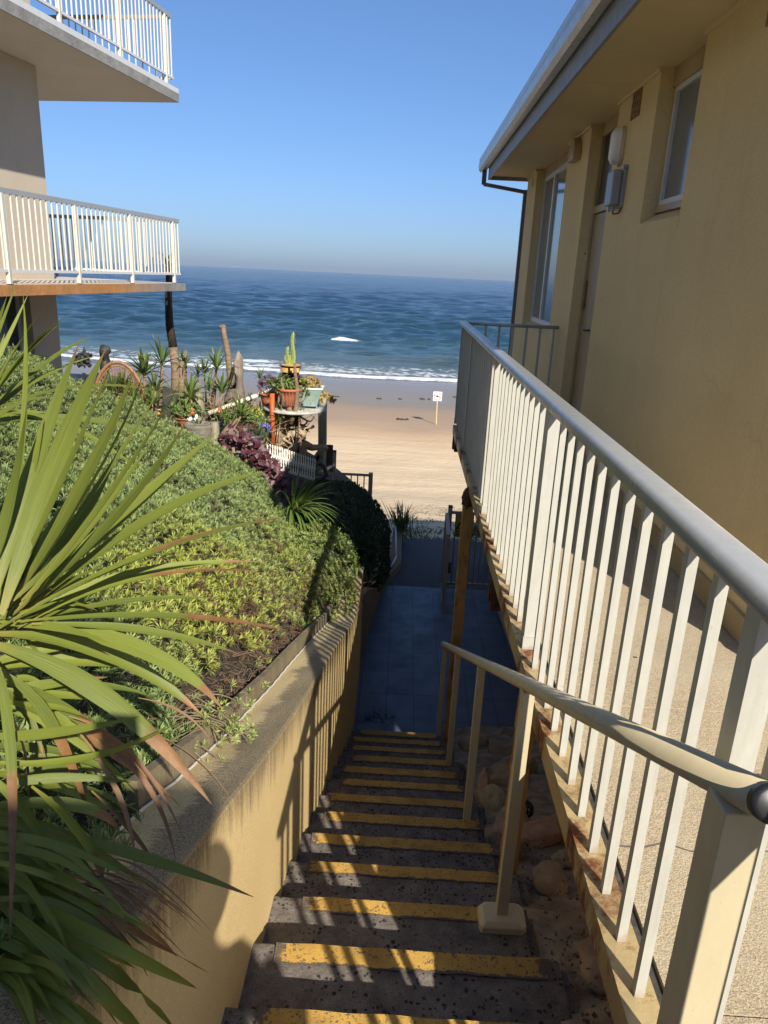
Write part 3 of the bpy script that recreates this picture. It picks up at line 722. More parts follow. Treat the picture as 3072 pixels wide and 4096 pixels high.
# profile points per y: outer bottom .. outer top, rounded arris, top, inner top, inner bottom
for y in YS:
    x = xo(y); t = topz(y)
    row = []
    for q in (2.3, 1.6, 1.1, .7, .45, .28, .16, .08, .03, .010): row.append((x, t-q, q, 0, 0))
    row += [(x-.003, t-.003, 0, .5, 1), (x-.012, t, 0, 1, 1)]
    for q in (.05, .09, .13, .17): row.append((x-q, t+.002*math.sin(y*9+q*30), 0, 1, 1-q/TH))
    row += [(x-TH, t, 0, 1, 0), (x-TH, t-.5, .5, 0, 0)]
    prof.append(row)
for i, row in enumerate(prof):
    for (x, z, d, t, c_) in row:
        wob = .0025*mnoise.noise(Vector((x*3, YS[i]*4, z*4)))
        vs.append((x+wob, YS[i], z+wob*.6)); dt.append(d); tp.append(t); cr.append(c_)
m_ = len(prof[0]); n_ = len(prof)
fs = [(i*m_+j, (i+1)*m_+j, (i+1)*m_+j+1, i*m_+j+1) for i in range(n_-1) for j in range(m_-1)]
fs.append(tuple((n_-1)*m_+j for j in range(m_)))
b = MB(); b.add(vs, fs, dtop=dt, top=tp, cross=cr); o = b.build('rendered_wall', 'stairwall', sw)
# white bead between capping and the edging board
b = MB(); b.tube([(xo(y)-TH+.004, y, topz(y)+.004+.002*math.sin(y*40)) for y in np.linspace(1.15, 5.6, 120)], .0045, 6); b.build('white_sealant_bead', 'white', sw, True)
reparent(sw)
# edging board
b = MB()
ybs = [1.45, 2.6, 3.4, 4.3, 5.6]
ed = empty('garden_edging_board', (-.6, 2, -1.4), 'weathered grey timber edging board between garden bed and stair wall', 'edging board')
for i in range(4):
    y0, y1 = ybs[i]+.004, ybs[i+1]-.004
    nseg = 6; b = MB()
    yy_ = np.linspace(y0, y1, nseg)
    for j in range(nseg-1):
        ya, yb = yy_[j], yy_[j+1]
        xa, xb = xo(ya)-TH-.006, xo(yb)-TH-.006; za, zb = topz(ya), topz(yb)
        h = .085
        pts = [(xa, ya, za-.1), (xa, ya, za+h), (xa-.028, ya, za+h), (xa-.028, ya, za-.1)]
        pt2 = [(xb, yb, zb-.1), (xb, yb, zb+h), (xb-.028, yb, zb+h), (xb-.028, yb, zb-.1)]
        b.add(pts+pt2, [(0, 1, 5, 4), (1, 2, 6, 5), (2, 3, 7, 6), (0, 3, 2, 1)[::-1], (4, 5, 6, 7)[::-1]] )
    b.build('board', 'edging', ed)
reparent(ed)

# ------------------------------------------------------------------ lower court
FZ = -4.062
b = MB(); b.add([(-.34, 5.55, FZ), (1.50, 5.55, FZ), (1.50, 9.34, FZ-.02), (-.34, 9.34, FZ-.02), (-.34, 5.55, FZ-.3), (1.50, 5.55, FZ-.3), (1.50, 9.34, FZ-.3), (-.34, 9.34, FZ-.3)],
               [(0, 1, 2, 3), (3, 2, 6, 7), (1, 5, 6, 2), (0, 3, 7, 4)])
tag(b.build('tiled_floor', 'tile'), kind='structure')
b = MB(); ya = np.linspace(9.34, 12.45, 14); vs = []; 
for y in ya:
    z = -4.11-(y-9.34)*.125; xl = -.02+(y-9.34)*.125; vs += [(xl-.25, y, z), (xl+.3, y, z+.004), (1.0, y, z+.003), (1.75, y, z)]
b.add(vs, [(i*4+j, i*4+j+1, i*4+j+5, i*4+j+4) for i in range(len(ya)-1) for j in range(3)])
b.add([vs[-4], vs[-3], vs[-2], vs[-1]]+[(v[0], v[1], v[2]-.4) for v in vs[-4:]], [(0, 1, 5, 4), (1, 2, 6, 5), (2, 3, 7, 6)])
tag(b.build('asphalt_path', 'asphalt'), kind='structure')
# low kerb wall on the left of the court
kw = empty('low_retaining_wall', (-.2, 9, -4), 'low stained retaining wall at the foot of the dark hedge', 'wall')
K = [(6.9, -.31, -3.15), (7.9, -.262, -3.50), (8.6, -.19, -3.80), (9.3, -.10, -3.97), (10.3, .11, -4.09), (11.3, .11, -4.16), (12.1, .12, -4.21)]
b = MB(); vs = []
for (y, x, z) in K: vs += [(x, y, -4.8), (x, y, z-.01), (x-.01, y, z), (x-.16, y, z), (x-.16, y, -4.8)]
b.add(vs, [(i*5+j, (i+1)*5+j, (i+1)*5+j+1, i*5+j+1) for i in range(len(K)-1) for j in range(4)]+[(0, 1, 2, 3, 4)[::-1], tuple(len(vs)-5+j for j in range(5))])
b.build('wall', mat_render('stained_cream_kerb', (.34, .26, .15), (.20, .155, .10), 90, .3, .4), kw)
b = MB(); b.box(-.155, -.095, 9.20, 9.26, -3.97, -3.86); b.build('end_stub', 'blackcap', kw)
b = MB(); b.tube([(-.26, 8.3, -3.62), (-.13, 9.3, -3.93), (.0, 10.1, -4.03), (.03, 10.3, -4.03)], .014, 8); b.tube([(.03, 10.3, -4.03), (.015, 10.9, -4.02), (.0, 11.7, -4.02)], .014, 8); b.build('white_pipe', 'white', kw, True)
b = MB(); b.box(.04, .14, 12.0, 12.1, -4.6, -4.02); b.build('end_post', 'concpot', kw)
reparent(kw)

# ------------------------------------------------------------------ dirt bank with boulders between stairs and house
def bankz(x, y):
    base = interp(y, [(-.5, -1.5), (.4, -1.5), (1.4, -1.92), (5.3, -3.80), (5.9, -4.03), (7, -4.05)])
    return base+np.clip((x-.6), -.2, 1)*.10
ys = np.linspace(-.5, 6.0, 420); xs = np.linspace(.56, 1.6, 100)
Y_, X_ = np.meshgrid(ys, xs, indexing='ij')
rdg = np.abs(fbm(X_, Y_, 2.6, 3, 8)); Z_ = bankz(X_, Y_)-.02+.065*(rdg-.4)+.03*np.round(fbm(X_, Y_, 3.4, 2, 44)*2.5)/2.5+.010*fbm(X_, Y_, 13, 3, 9)+.004*fbm(X_, Y_, 40, 2, 19)
tag(gridmesh('dirt_bank', X_, Y_, Z_, 'dirt'), kind='structure')
rocks = [((.75, 2.55), (.075, .10, .05), 'rock', 'rounded brown boulder in the dirt beside the post foot'),
         ((.70, 3.25), (.085, .15, .09), 'rock', 'long upright tan boulder leaning at the stair edge'),
         ((.80, 3.15), (.17, .10, .07), 'rockred', 'flat orange sandstone boulder under the walkway beam'),
         ((.70, 3.72), (.11, .16, .10), 'rockgreen', 'pale mossy boulder above the stair edge'),
         ((.65, 3.95), (.05, .20, .05), 'rockred', 'smooth red clay pipe-like stone along the steps'),
         ((.86, 4.25), (.14, .13, .09), 'rock', 'tan boulder in half shade behind the rusty post'),
         ((.98, 4.6), (.16, .16, .08), 'rock', 'broad buried boulder up the bank under the walkway'),
         ((.78, 5.55), (.13, .10, .06), 'rock', 'small dark rock at the edge of the tiled court'),
         ((1.02, 5.25), (.16, .10, .05), 'rock', 'flat dark rock beside the tiled court'),
         ((.74, 1.86), (.05, .10, .03), 'rock', 'sloping brown rock below the nearest steps'),
         ((.90, 2.85), (.07, .09, .03), 'rockgreen', 'low lichen-green rock in the middle of the dirt bank'),
         ((1.0, 2.15), (.13, .13, .04), 'rock', 'half buried grey rock near the beam'),
         ((.66, 2.95), (.04, .11, .09), 'rock', 'narrow rock wedged against the concrete steps')]
for i, ((x, y), r_, mt, lb) in enumerate(rocks):
    b = MB(); z = float(bankz(np.array(x), np.array(y)))
    import bmesh
    rq = random.Random(i+50); bm = bmesh.new()
    for q in range(26):
        d = Vector((rq.gauss(0, 1), rq.gauss(0, 1), rq.gauss(0, 1))).normalized()*rq.uniform(.85, 1.2); bm.verts.new((d.x*r_[0]*1.1, d.y*r_[1]*1.1, d.z*r_[2]*1.1))
    hull = bmesh.ops.convex_hull(bm, input=bm.verts); bmesh.ops.delete(bm, geom=[g_ for g_ in hull['geom_interior'] if isinstance(g_, bmesh.types.BMVert)], context='VERTS')
    bmesh.ops.subdivide_edges(bm, edges=bm.edges, cuts=3, use_grid_fill=True); bmesh.ops.smooth_vert(bm, verts=bm.verts, factor=.5, use_axis_x=True, use_axis_y=True, use_axis_z=True); bmesh.ops.smooth_vert(bm, verts=bm.verts, factor=.5, use_axis_x=True, use_axis_y=True, use_axis_z=True)
    for v_ in bm.verts: v_.co += v_.normal*.020*mnoise.noise(v_.co*16+Vector((i, 0, 0)))+v_.normal*.010*mnoise.noise(v_.co*45)
    bm.verts.index_update(); b.add([v_.co.copy() for v_ in bm.verts], [tuple(v_.index for v_ in f_.verts) for f_ in bm.faces]); bm.free()
    o = b.build('boulder', mt, smooth=True)
    o.location = (x, y, z-.005); o.rotation_euler = (rnd.uniform(-.2, .2), rnd.uniform(-.2, .2), rnd.uniform(-.6, .6))
    tag(o, lb, 'rock', 'rocks on the dirt bank')
# litter of leaves, chips, twigs
v = []; f = []
for i in range(3200):
    x = rnd.uniform(.6, 1.5); y = rnd.uniform(.6, 3.4) if i % 3 else rnd.uniform(.8, 2.1)
    z = float(bankz(np.array(x), np.array(y)))+rnd.uniform(-.015, .018)
    s_ = rnd.uniform(.002, .010); a = rnd.uniform(0, 6.28); w = s_*rnd.uniform(.15, .9); dz = rnd.uniform(-.6, .6)*s_
    dx, dy_ = math.cos(a), math.sin(a); o = len(v)
    v += [(x-dx*s_, y-dy_*s_, z), (x+dy_*w, y-dx*w, z+dz+.004), (x+dx*s_, y+dy_*s_, z+.004), (x-dy_*w, y+dx*w, z-dz)]
    f.append((o, o+1, o+2, o+3))
tag(npmesh('leaf_litter', v, f, 'litter'), 'dry leaf bits and stone chips scattered over the dirt bank', 'leaf litter', kind='stuff')
b = MB(); c = Vector((.80, 3.42, float(bankz(np.array(.8), np.array(3.42)))+.07))
for k in range(7):
    a = k*math.pi/7; b.tube([c+Vector((math.cos(t)*math.cos(a), math.cos(t)*math.sin(a), math.sin(t)))*.05 for t in np.linspace(0, 2*math.pi, 18)], .004, 5)
tag(b.build('wire_ball', 'blackcap', None, True), 'small black wire ball lying between the boulders', 'wire ball')
# debris on tiled floor
b = MB()
for i in range(90):
    p = Vector((rnd.gauss(-.09, .07), rnd.gauss(6.12, .06), FZ+.006)); a = rnd.uniform(0, 6.28); l = rnd.uniform(.01, .05)
    b.bar(p, p+Vector((math.cos(a)*l, math.sin(a)*l, rnd.uniform(0, .012))), .004, .003, side=(0, 0, 1))
b.bar((0, 6.1, FZ+.006), (.1, 6.14, FZ+.012), .004, side=(0, 0, 1))
tag(b.build('twig_pile', 'darkwood'), 'small pile of dark twigs on the tiles at the stair foot', 'twigs', kind='stuff')

# ------------------------------------------------------------------ walkway
WX = 1.54; SZ = -1.465
b = MB(); 
for (ya, yb) in ((-2.6, 1.18), (1.186, 2.37), (2.376, 4.9), (4.906, 7.7)):
    b.box(.645, 3.2 if yb < 2.5 else WX+.02, ya, yb, SZ-.12, SZ)
ww = empty('walkway', (1, 2, SZ), kind='structure')
b.build('slab', 'walkway', ww)
b = MB(); b.box(.622, .642, .06, 7.6, SZ-.10, SZ-.012); b.build('dark_joint', 'drip', ww)
b = MB(); b.box(.540, .620, .06, 7.6, SZ-.012, SZ); b.box(.540, .548, .06, 7.6, SZ-.085, SZ-.012); b.box(.548, .618, .06, 7.6, SZ-.085, SZ-.077)
b.build('edge_beam', 'beam', ww)
# crack line and marks
b = MB(); pts = [(.66, 1.66, SZ+.001)]
for i in range(14): pts.append((.66+.065*(i+1), 1.66+.02*math.sin(i*1.9)+.004*i, SZ+.001))
b.tube(pts, .0022, 4); b.build('crack', 'drip', ww)
for (x, y, r_) in ((.93, 1.62, .022), (1.2, 2.0, .025), (.80, 1.52, .008), (1.02, 2.75, .010)):
    b = MB(); b.blob((x, y, SZ), (r_, r_*.6, .0025), 2, .9, 3, x*9); b.build('dark_spot', 'drip', ww)
b = MB(); b.obox((.59, 7.52, SZ-.17), (.028, 0, 0), (0, .07, 0), (0, 0, .085)); b.obox((1.0, 7.62, SZ-.19), (.45, 0, 0), (0, .03, 0), (0, 0, .07)); b.build('end_beam', 'darkrust', ww)
b = MB()
for y in (3.75, 5.5): b.obox((.95, y, SZ-.17), (.42, 0, 0), (0, .035, 0), (0, 0, .05))
b.prism([(.53, 3.70, SZ-.085), (.60, 3.70, SZ-.085), (.60, 3.70, SZ-.27), (.545, 3.70, SZ-.27)], (0, .09, 0)); b.build('cross_beam', 'darkrust', ww)
reparent(ww)
# support posts
def sup(x, y, zb, zt, w, mat, lb):
    b = MB()
    zs_ = np.linspace(zb, zt, 18); o = empty('support_post', (x, y, zb), lb, 'post', 'rusty posts under the walkway')
    for i in range(17):
        j = .002*math.sin(i*2.1); b.box(x-w/2+j, x+w/2+j, y-w/2, y+w/2, zs_[i]-.0005*(i % 2), zs_[i+1])
    b.build('post', mat, o)
    if zt < SZ-.15:
        b = MB(); b.blob((x, y, zt+.055), (w*.62, w*.62, .10), 3, .35, 3, y); b.build('corroded_head', 'darkrust', o, True)
    reparent(o)
sup(.545, 5.42, -4.06, SZ-.20, .078, 'brownpost', 'tall ochre steel post with rusted head at the foot of the stairs')
sup(.573, 2.62, -2.75, SZ-.085, .068, 'brownpost', 'rusty steel post close behind the handrail post with the square base')

# walkway railing
wr = empty('walkway_railing', (.56, 3, SZ), 'long cream metal railing with flat grey cap along the raised walkway', 'railing')
def oval(n=14, a=1., b_=.66): return [(a*math.cos(2*math.pi*i/n), b_*math.sin(2*math.pi*i/n)) for i in range(n)]
def capprof():
    pts = []
    for sx, sz, a0 in ((1, 1, 0), (-1, 1, 90), (-1, -1, 180), (1, -1, 270)):
        for i in range(4):
            a = R(a0+30*i); pts.append((sx*.55+.45*math.cos(a), sz*.22+.42*math.sin(a)))
    return pts
RT = -.438
b = MB(); b.tube([(.575, y, RT) for y in (.10, 2.5, 5, 7.70)], .036, 16, True, capprof()); b.build('top_rail', 'toprail', wr, True)
b = MB(); b.tube([(.60, 7.71, RT), (WX, 7.71, RT)], .026, 16, True, capprof()); b.build('return_rail', 'toprail', wr, True)
posts = [1.05, 2.80, 4.62, 6.44, 7.70]
k = 0; y = 1.22-.1395*2
while y < 7.6:
    if min(abs(y-q) for q in posts) > .055:
        b = MB(); b.box(.570, .591, y-.011, y+.011, SZ+.001, RT-.018); b.build('baluster', 'rail', wr)
    y += .1395
for y in (.13, .265, .405, .578, .68):
    b = MB(); b.box(.570, .591, y-.011, y+.011, SZ+.001, RT-.018); b.build('baluster', 'rail', wr)
for q in posts:
    b = MB(); b.box(.559, .602, q-.024, q+.024, SZ+.001, RT-.016)
    o = b.build('post', 'rail', wr)
    b = MB(); b.box(.554, .607, q-.036, q-.0245, SZ+.001, SZ+.055); b.build('foot_bracket', 'rail', o)
for i in range(7):
    x = .668+.138*i
    if x < WX-.03:
        b = MB(); b.box(x-.0125, x+.0125, 7.698, 7.722, SZ+.001, RT-.014); b.build('baluster', 'rail', wr)
reparent(wr)

# stair handrail
hr = empty('stair_handrail', (.46, 2.1, NZ(2)), 'low cream tube handrail following the steps with black end cap', 'handrail')
def hz(y): return -1.252-.490*(y-2.12)
b = MB(); prof_ = oval(18, 1., .86)
b.tube([(.462, .742, hz(.742)), (.462, 2.1, hz(2.1)), (.458, 3.6, hz(3.6)), (.452, 5.50, hz(5.50))], .0275, 18, True, prof_); b.build('rail', 'creamrail', hr, True)
d = Vector((0, -1, .479)).normalized()
b = MB(); p0 = Vector((.462, .740, hz(.74))); b.tube([p0, p0+d*.012, p0+d*.016], [.0285, .0285, .022], 18, True, prof_); b.build('end_cap', 'blackcap', hr, True)
for (y, zb, w) in ((.80, NZ(-2)-.0, .054), (2.11, NZ(2), .040), (3.22, NZ(5), .038), (4.36, NZ(8), .038), (5.42, NZ(11), .038)):
    b = MB(); b.box(.458-w/2, .458+w/2, y-w/2, y+w/2, zb+.002, hz(y)-.018); o = b.build('post', 'creampost', hr, bevel=.002)
    if abs(y-2.11) < .1:
        b = MB(); z = NZ(2)
        lo = [(.385, y-.062), (.50+.03, y-.062), (.545, y-.045), (.545, y+.03), (.53, y+.052), (.40, y+.052), (.375, y+.03), (.375, y-.045)]
        b.add([(x_, y_, z+.001) for x_, y_ in lo]+[(x_, y_, z+.030) for x_, y_ in lo]+[(.458+(x_-.458)*.8, y+(y_-y)*.75, z+.046) for x_, y_ in lo],
              [tuple(range(8))[::-1], tuple(range(16, 24))]+[(r_*8+i, r_*8+(i+1) % 8, r_*8+8+(i+1) % 8, r_*8+8+i) for r_ in (0, 1) for i in range(8)])
        b.build('base_block', 'creamrail', o, bevel=.004)
reparent(hr)

# ------------------------------------------------------------------ yellow house
BN, BE, SF = 2.72, 10.9, 1.335   # near corner, far corner, soffit height
house = empty('yellow_house', (3, 6, -4), 'two storey yellow rendered house with grey eaves on the right of the lane', 'house')
def wallpiece(y0, y1, z0, z1, x=WX, d=.30):
    return (x, x+d, y0, y1, z0, z1)
ops = [(8.22, 10.17, -.50, SF+.06), (6.36, 7.26, SZ, SF+.06), (4.62, 5.39, .43, SF+.06)]   # openings
b = MB()
segs = [(BN, 4.62), (5.39, 6.36), (7.26, 8.22), (10.17, BE)]
for a_, c_ in segs: b.box(*wallpiece(a_, c_, -4.5, SF+.03))
b.box(*wallpiece(8.22, 10.17, -4.5, -.56)); b.box(*wallpiece(6.36, 7.26, -4.5, SZ)); b.box(*wallpiece(4.62, 5.39, -4.5, .40))
b.box(WX+.30, 7.5, BN, BN+.25, -4.5, SF+.03); b.box(WX+.30, 3.0, BE-.25, BE, -4.5, SF+.03); b.box(3.0, 7.5, 7.05, 7.3, -4.5, SF+.03)
b.build('wall', 'house', house)
b = MB(); b.box(WX+.29, WX+.34, 4.5, 10.4, -1.3, SF); b.build('backing', 'dark', house)
# far plinth under the walkway
b = MB(); vs = [(1.335, 9.34), (1.42, 7.6), (1.455, 6.0), (1.47, 3.2), (WX+.01, 3.2), (WX+.01, 9.34)]
b.prism([(x, y, -4.5) for x, y in vs], (0, 0, 1.30)); b.build('plinth', 'house', house)
# window sills (sloping render)
b = MB(); b.prism([(WX+.001, 4.625, .40), (WX+.001, 5.385, .40), (WX+.001, 5.385, .405), (WX+.001, 4.625, .405)], (.001, 0, 0))
b = MB(); b.add([(WX-.002, 4.62, .398), (WX-.002, 5.39, .398), (WX+.12, 5.39, .47), (WX+.12, 4.62, .47), (WX-.002, 4.62, .33), (WX-.002, 5.39, .33), (WX+.12, 5.39, .33), (WX+.12, 4.62, .33)], [(0, 3, 2, 1), (0, 1, 5, 4)]); b.build('render_sill', 'house', house); b = MB()
b.add([(WX-.002, 8.22, -.56), (WX-.002, 10.17, -.56), (WX+.12, 10.17, -.50), (WX+.12, 8.22, -.50), (WX-.002, 8.22, -.63), (WX-.002, 10.17, -.63), (WX+.12, 10.17, -.63), (WX+.12, 8.22, -.63)], [(0, 3, 2, 1), (0, 1, 5, 4)])
b.build('render_sill', 'house', house)
# small coving where wall meets soffit
b = MB()
for a_, c_ in segs:
    b = MB(); b.box(WX-.018, WX-.001, a_-.006, c_+.006, SF-.030, SF-.002); b.build('cornice', 'soffit', house)
# soffit, fascia, gutter, roof
b = MB(); 
for (ya, yb) in ((2.3, 4.05), (4.056, 5.85), (5.856, 7.6), (7.606, 9.3), (9.306, 11.02)): b.box(1.035, 1.95, ya, yb, SF, SF+.02)
b.build('soffit', 'soffit', house)
b = MB(); b.box(1.01, 1.033, 2.3, 11.05, SF-.045, SF+.17); b.box(1.034, 3.1, 11.022, 11.05, SF-.045, SF+.17); b.build('fascia', 'fascia', house)
b = MB()
prof_g = [(1.008, 1.60), (1.008, 1.44), (.985, 1.425), (.935, 1.425), (.905, 1.45), (.895, 1.50), (.905, 1.56), (.900, 1.59), (.915, 1.60), (.918, 1.585), (.912, 1.50), (.925, 1.455), (.98, 1.44), (.995, 1.45), (.995, 1.60)]
n_ = len(prof_g); b.add([(x, 2.2, z) for x, z in prof_g]+[(x, 11.42, z) for x, z in prof_g], [(i, (i+1) % n_, n_+(i+1) % n_, n_+i) for i in range(n_)]+[tuple(range(n_))[::-1], tuple(range(n_, 2*n_))])
b.prism([(1.006, 11.40, 1.60), (1.006, 11.40, 1.435), (.94, 11.40, 1.43), (.905, 11.40, 1.50), (.912, 11.40, 1.58)], (0, .012, 0))
gt = b.build('gutter', 'gutter', house)
b = MB()
for (x0_, x1_, ye) in ((.96, 3.1, 11.4), (3.1, 7.6, 7.5)):
  q0, q1 = 1.60+(x0_-.96)*.10, 1.60+(x1_-.96)*.10
  b.add([(x0_, 2.2, q0), (x0_, ye, q0), (x1_, ye, q1), (x1_, 2.2, q1), (x0_, 2.2, q0+.03), (x0_, ye, q0+.03), (x1_, ye, q1+.03), (x1_, 2.2, q1+.03)], [(0, 1, 2, 3)[::-1], (4, 5, 6, 7)[::-1], (0, 4, 5, 1), (1, 5, 6, 2), (0, 3, 7, 4), (2, 6, 7, 3)])
b.add([(1.04, 11.024, 1.45), (3.1, 11.024, 1.45), (3.1, 11.024, 1.80), (1.04, 11.024, 1.60)], [(0, 1, 2, 3)])
b.build('roof', 'roof', house)
b = MB(); b.bar((.965, 11.15, 1.43), (.965, 11.15, 1.24), .06, .045); b.bar((.965, 11.15, 1.245), (WX-.01, 11.03, 1.155), .06, .045, side=(0, 1, 0)); b.bar((WX-.005, 11.0, 1.18), (WX-.005, 11.0, -4.5), .055, .06, side=(0, 1, 0))
b.build('downpipe', 'pipe', house, bevel=.004)
# skirting board
b = MB(); 
for ya, yb in ((BN, 4.3), (4.303, 6.3)): b.box(WX-.020, WX-.001, ya, yb, SZ+.004, SZ+.125)
b.build('skirting_board', 'timbercream', house)
# large window
def window(y0, y1, z0, z1, x, muls, frame='winframe', fw=.045, pane='frost'):
    w = MB(); w.box(x, x+.05, y0, y1, z0, z0+fw); w.box(x, x+.05, y0, y1, z1-fw, z1)
    w.box(x+.0005, x+.0495, y0, y0+fw, z0+fw, z1-fw); w.box(x+.0005, x+.0495, y1-fw, y1, z0+fw, z1-fw)
    for m in muls: w.box(x-.003, x+.047, m-fw*.6, m+fw*.6, z0+fw, z1-fw)
    o = w.build('window', frame, house)
    es = [y0+fw]+list(muls)+[y1-fw]
    for i in range(len(es)-1):
        w = MB(); w.box(x+.022, x+.028, es[i]+.002, es[i+1]-.002, z0+fw-.002, z1-fw+.002); w.build('pane', pane, o)
    return o
window(8.24, 10.15, -.50, 1.24, WX+.10, [9.45], fw=.055)
for bx_ in ((8.222, 10.168, 1.241, SF-.002), (4.622, 5.388, 1.222, SF-.002), (4.622, 5.388, .47, .512)):
    b = MB(); b.box(WX+.085, WX+.158, *bx_); b.build('window_board', 'timbercream', house)
window(4.64, 5.37, .515, 1.22, WX+.10, [], fw=.032)
# door with transom
b = MB(); b.box(WX+.09, WX+.17, 7.20, 7.258, SZ+.001, 1.23); b.box(WX+.09, WX+.17, 6.362, 6.745, SZ+.001, 1.23); b.box(WX+.091, WX+.169, 6.745, 7.20, .60, .66); b.box(WX+.091, WX+.169, 6.42, 7.20, 1.23, SF)
fr = b.build('door_frame', 'timbercream', house)
b = MB(); b.box(WX+.12, WX+.125, 6.42, 7.20, .66, 1.23); b.build('transom_pane', simple('dark_brown_transom', (.075, .055, .03), None, 5, .3), fr)
b = MB(); b.box(WX+.105, WX+.145, 6.775, 7.185, SZ+.01, .590); dr = b.build('door', simple('cream_door_paint', (.36, .25, .12), (.30, .21, .10), 6, .5), house)
b = MB(); b.box(WX+.146, WX+.165, 6.745, 7.20, SZ+.001, .60); b.build('door_rebate', 'dark', fr)
b = MB(); b.tube([(WX+.105, 6.85, -.40), (WX+.06, 6.85, -.40), (WX+.055, 6.95, -.40)], .010, 8); b.build('handle', 'pipe', dr, True)
b = MB(); b.box(WX+.085, WX+.10, 7.14, 7.19, -.23, .02); b.box(WX+.08, WX+.10, 7.12, 7.19, -.21, -.17); b.build('hinge', 'vent', dr)
# air vents
for (y0, y1, z0, z1, nm) in ((5.77, 5.98, 1.13, 1.315, 0), (3.66, 3.86, 1.13, 1.31, 0), (10.40, 10.50, 1.16, 1.27, 1)):
    b = MB(); b.box(WX-.006, WX+.01, y0, y1, z0, z1)
    for i in range(4):
        for j in range(3):
            yy0 = y0+(y1-y0)*(i+.18)/4; zz = z0+(z1-z0)*(j+.2)/3
            b.box(WX-.011, WX-.006, yy0, yy0+(y1-y0)*.15, zz, zz+(z1-z0)*.2)
    b.build('air_vent', 'vent' if not nm else 'house', house)
b = MB(); n_ = 10; yc, zb = 7.73, 1.10
arc = [(WX-.002-.0, yc-.13, zb)]+[(WX-.002, yc-.13*math.cos(math.pi*i/n_), zb+.07+.13*math.sin(math.pi*i/n_)) for i in range(n_+1)]+[(WX-.002, yc+.13, zb)]
b.prism(arc, (-.07, 0, 0)); b.build('vent_hood', 'timbercream', house, bevel=.004)
reparent(house)
# wall light
wl = empty('bulkhead_light', (WX, 6.12, 1.0), 'cream oval bulkhead light on the yellow wall beside the door', 'light')
def capsule(cy, cz, hw, hh, x0, x1, inset=0):
    pts = []
    for i in range(24):
        a = 2*math.pi*i/24; sz = 1 if math.sin(a) >= 0 else -1
        pts.append((x0, cy+hw*math.cos(a), cz+sz*(hh-hw)+hw*math.sin(a)))
    return pts
b = MB(); b.prism(capsule(6.12, .985, .068, .14, WX-.001, 0), (-.03, 0, 0)); b.build('base', 'bulk', wl, bevel=.003)
b = MB(); p1 = capsule(6.12, .985, .060, .13, WX-.031, 0); p2 = capsule(6.12, .985, .055, .123, WX-.07, 0); p3 = capsule(6.12, .985, .035, .095, WX-.088, 0)
b.add(p1+p2+p3, [(i, (i+1) % 24, 24+(i+1) % 24, 24+i) for i in range(24)]+[(24+i, 24+(i+1) % 24, 48+(i+1) % 24, 48+i) for i in range(24)]+[tuple(range(48, 72))]); b.build('diffuser', 'signwhite', wl, True)
reparent(wl)
jb = empty('junction_box', (WX, 5.98, .68), 'grey plastic service box with cable glands below the wall light', 'junction box')
b = MB(); b.box(WX-.028, WX-.001, 5.875, 6.085, .545, .815); b.box(WX-.035, WX-.001, 5.87, 5.90, .80, .83); b.build('back_plate', 'grey', jb, bevel=.003)
b = MB(); b.box(WX-.095, WX-.0285, 5.89, 6.075, .56, .80); b.build('cover', 'grey', jb, bevel=.012)
b = MB(); b.tube([(WX-.055, 6.04, .56), (WX-.055, 6.04, .525)], .014, 10); b.tube([(WX-.055, 5.95, .56), (WX-.055, 5.95, .52)], .016, 10); b.build('cable_gland', 'grey', jb)
b = MB(); b.tube([(WX-.055, 5.95, .525), (WX-.05, 5.94, .50), (WX-.02, 5.90, .505), (WX-.003, 5.885, .56)], .006, 8); b.build('cable', 'blackcap', jb, True)
reparent(jb)
db = empty('doorbell', (WX+.08, 7.2, .24), 'small cream doorbell with dark button on the door frame', 'doorbell')
b = MB(); b.box(WX+.072, WX+.0895, 7.205, 7.25, .20, .29); b.build('case', 'bulk', db, bevel=.002)
b = MB(); b.tube([(WX+.073, 7.228, .262), (WX+.066, 7.228, .262)], .009, 12); b.build('button', 'blackcap', db); reparent(db)

# ------------------------------------------------------------------ gate, fence, warning sign
gz = -4.04
gt_ = empty('court_gate', (.66, 9.3, gz), 'open cream metal gate leaf standing side on at the court edge', 'gate')
A, B_ = Vector((.645, 8.40, 0)), Vector((.668, 9.26, 0))
b = MB(); 
b.bar(A+Vector((0, 0, gz+.06)), A+Vector((0, 0, -2.99)), .045, .045); b.bar(B_+Vector((0, 0, gz+.06)), B_+Vector((0, 0, -2.99)), .045, .045)
b.bar(A+Vector((0, 0, -2.975)), B_+Vector((0, 0, -2.975)), .048, .03); b.bar(A+Vector((0, .023, gz+.075)), B_+Vector((0, -.023, gz+.075)), .036, .03)
b.build('frame', 'rail', gt_)
for i in range(1, 14):
    q = A.lerp(B_, i/14); b = MB(); b.bar(q+Vector((0, 0, gz+.09)), q+Vector((0, 0, -2.99)), .018, .018); b.build('bar', 'rail', gt_)
b = MB(); b.bar((.70, 8.62, -3.42), (.69, 8.52, -3.50), .05, .04); b.build('latch', 'blackcap', gt_); reparent(gt_)
fn = empty('court_fence', (1, 9.35, gz), 'short fixed fence panel of thin cream bars beside the gate', 'fence')
b = MB(); b.bar((.715, 9.36, gz), (.715, 9.36, -2.93), .055, .055); b.build('post', 'rail', fn); b = MB(); b.bar((1.34, 9.36, gz), (1.34, 9.36, -2.95), .05, .05); b.build('post', 'rail', fn)
b = MB(); b.bar((.715, 9.36, -2.915), (.715, 9.36, -2.89), .058, .058); b.build('post_cap', 'blackcap', fn)
b = MB(); b.bar((.743, 9.36, -2.985), (1.315, 9.36, -2.985), .035, .035, side=(0, 0, 1)); b.build('top_bar', 'rail', fn)
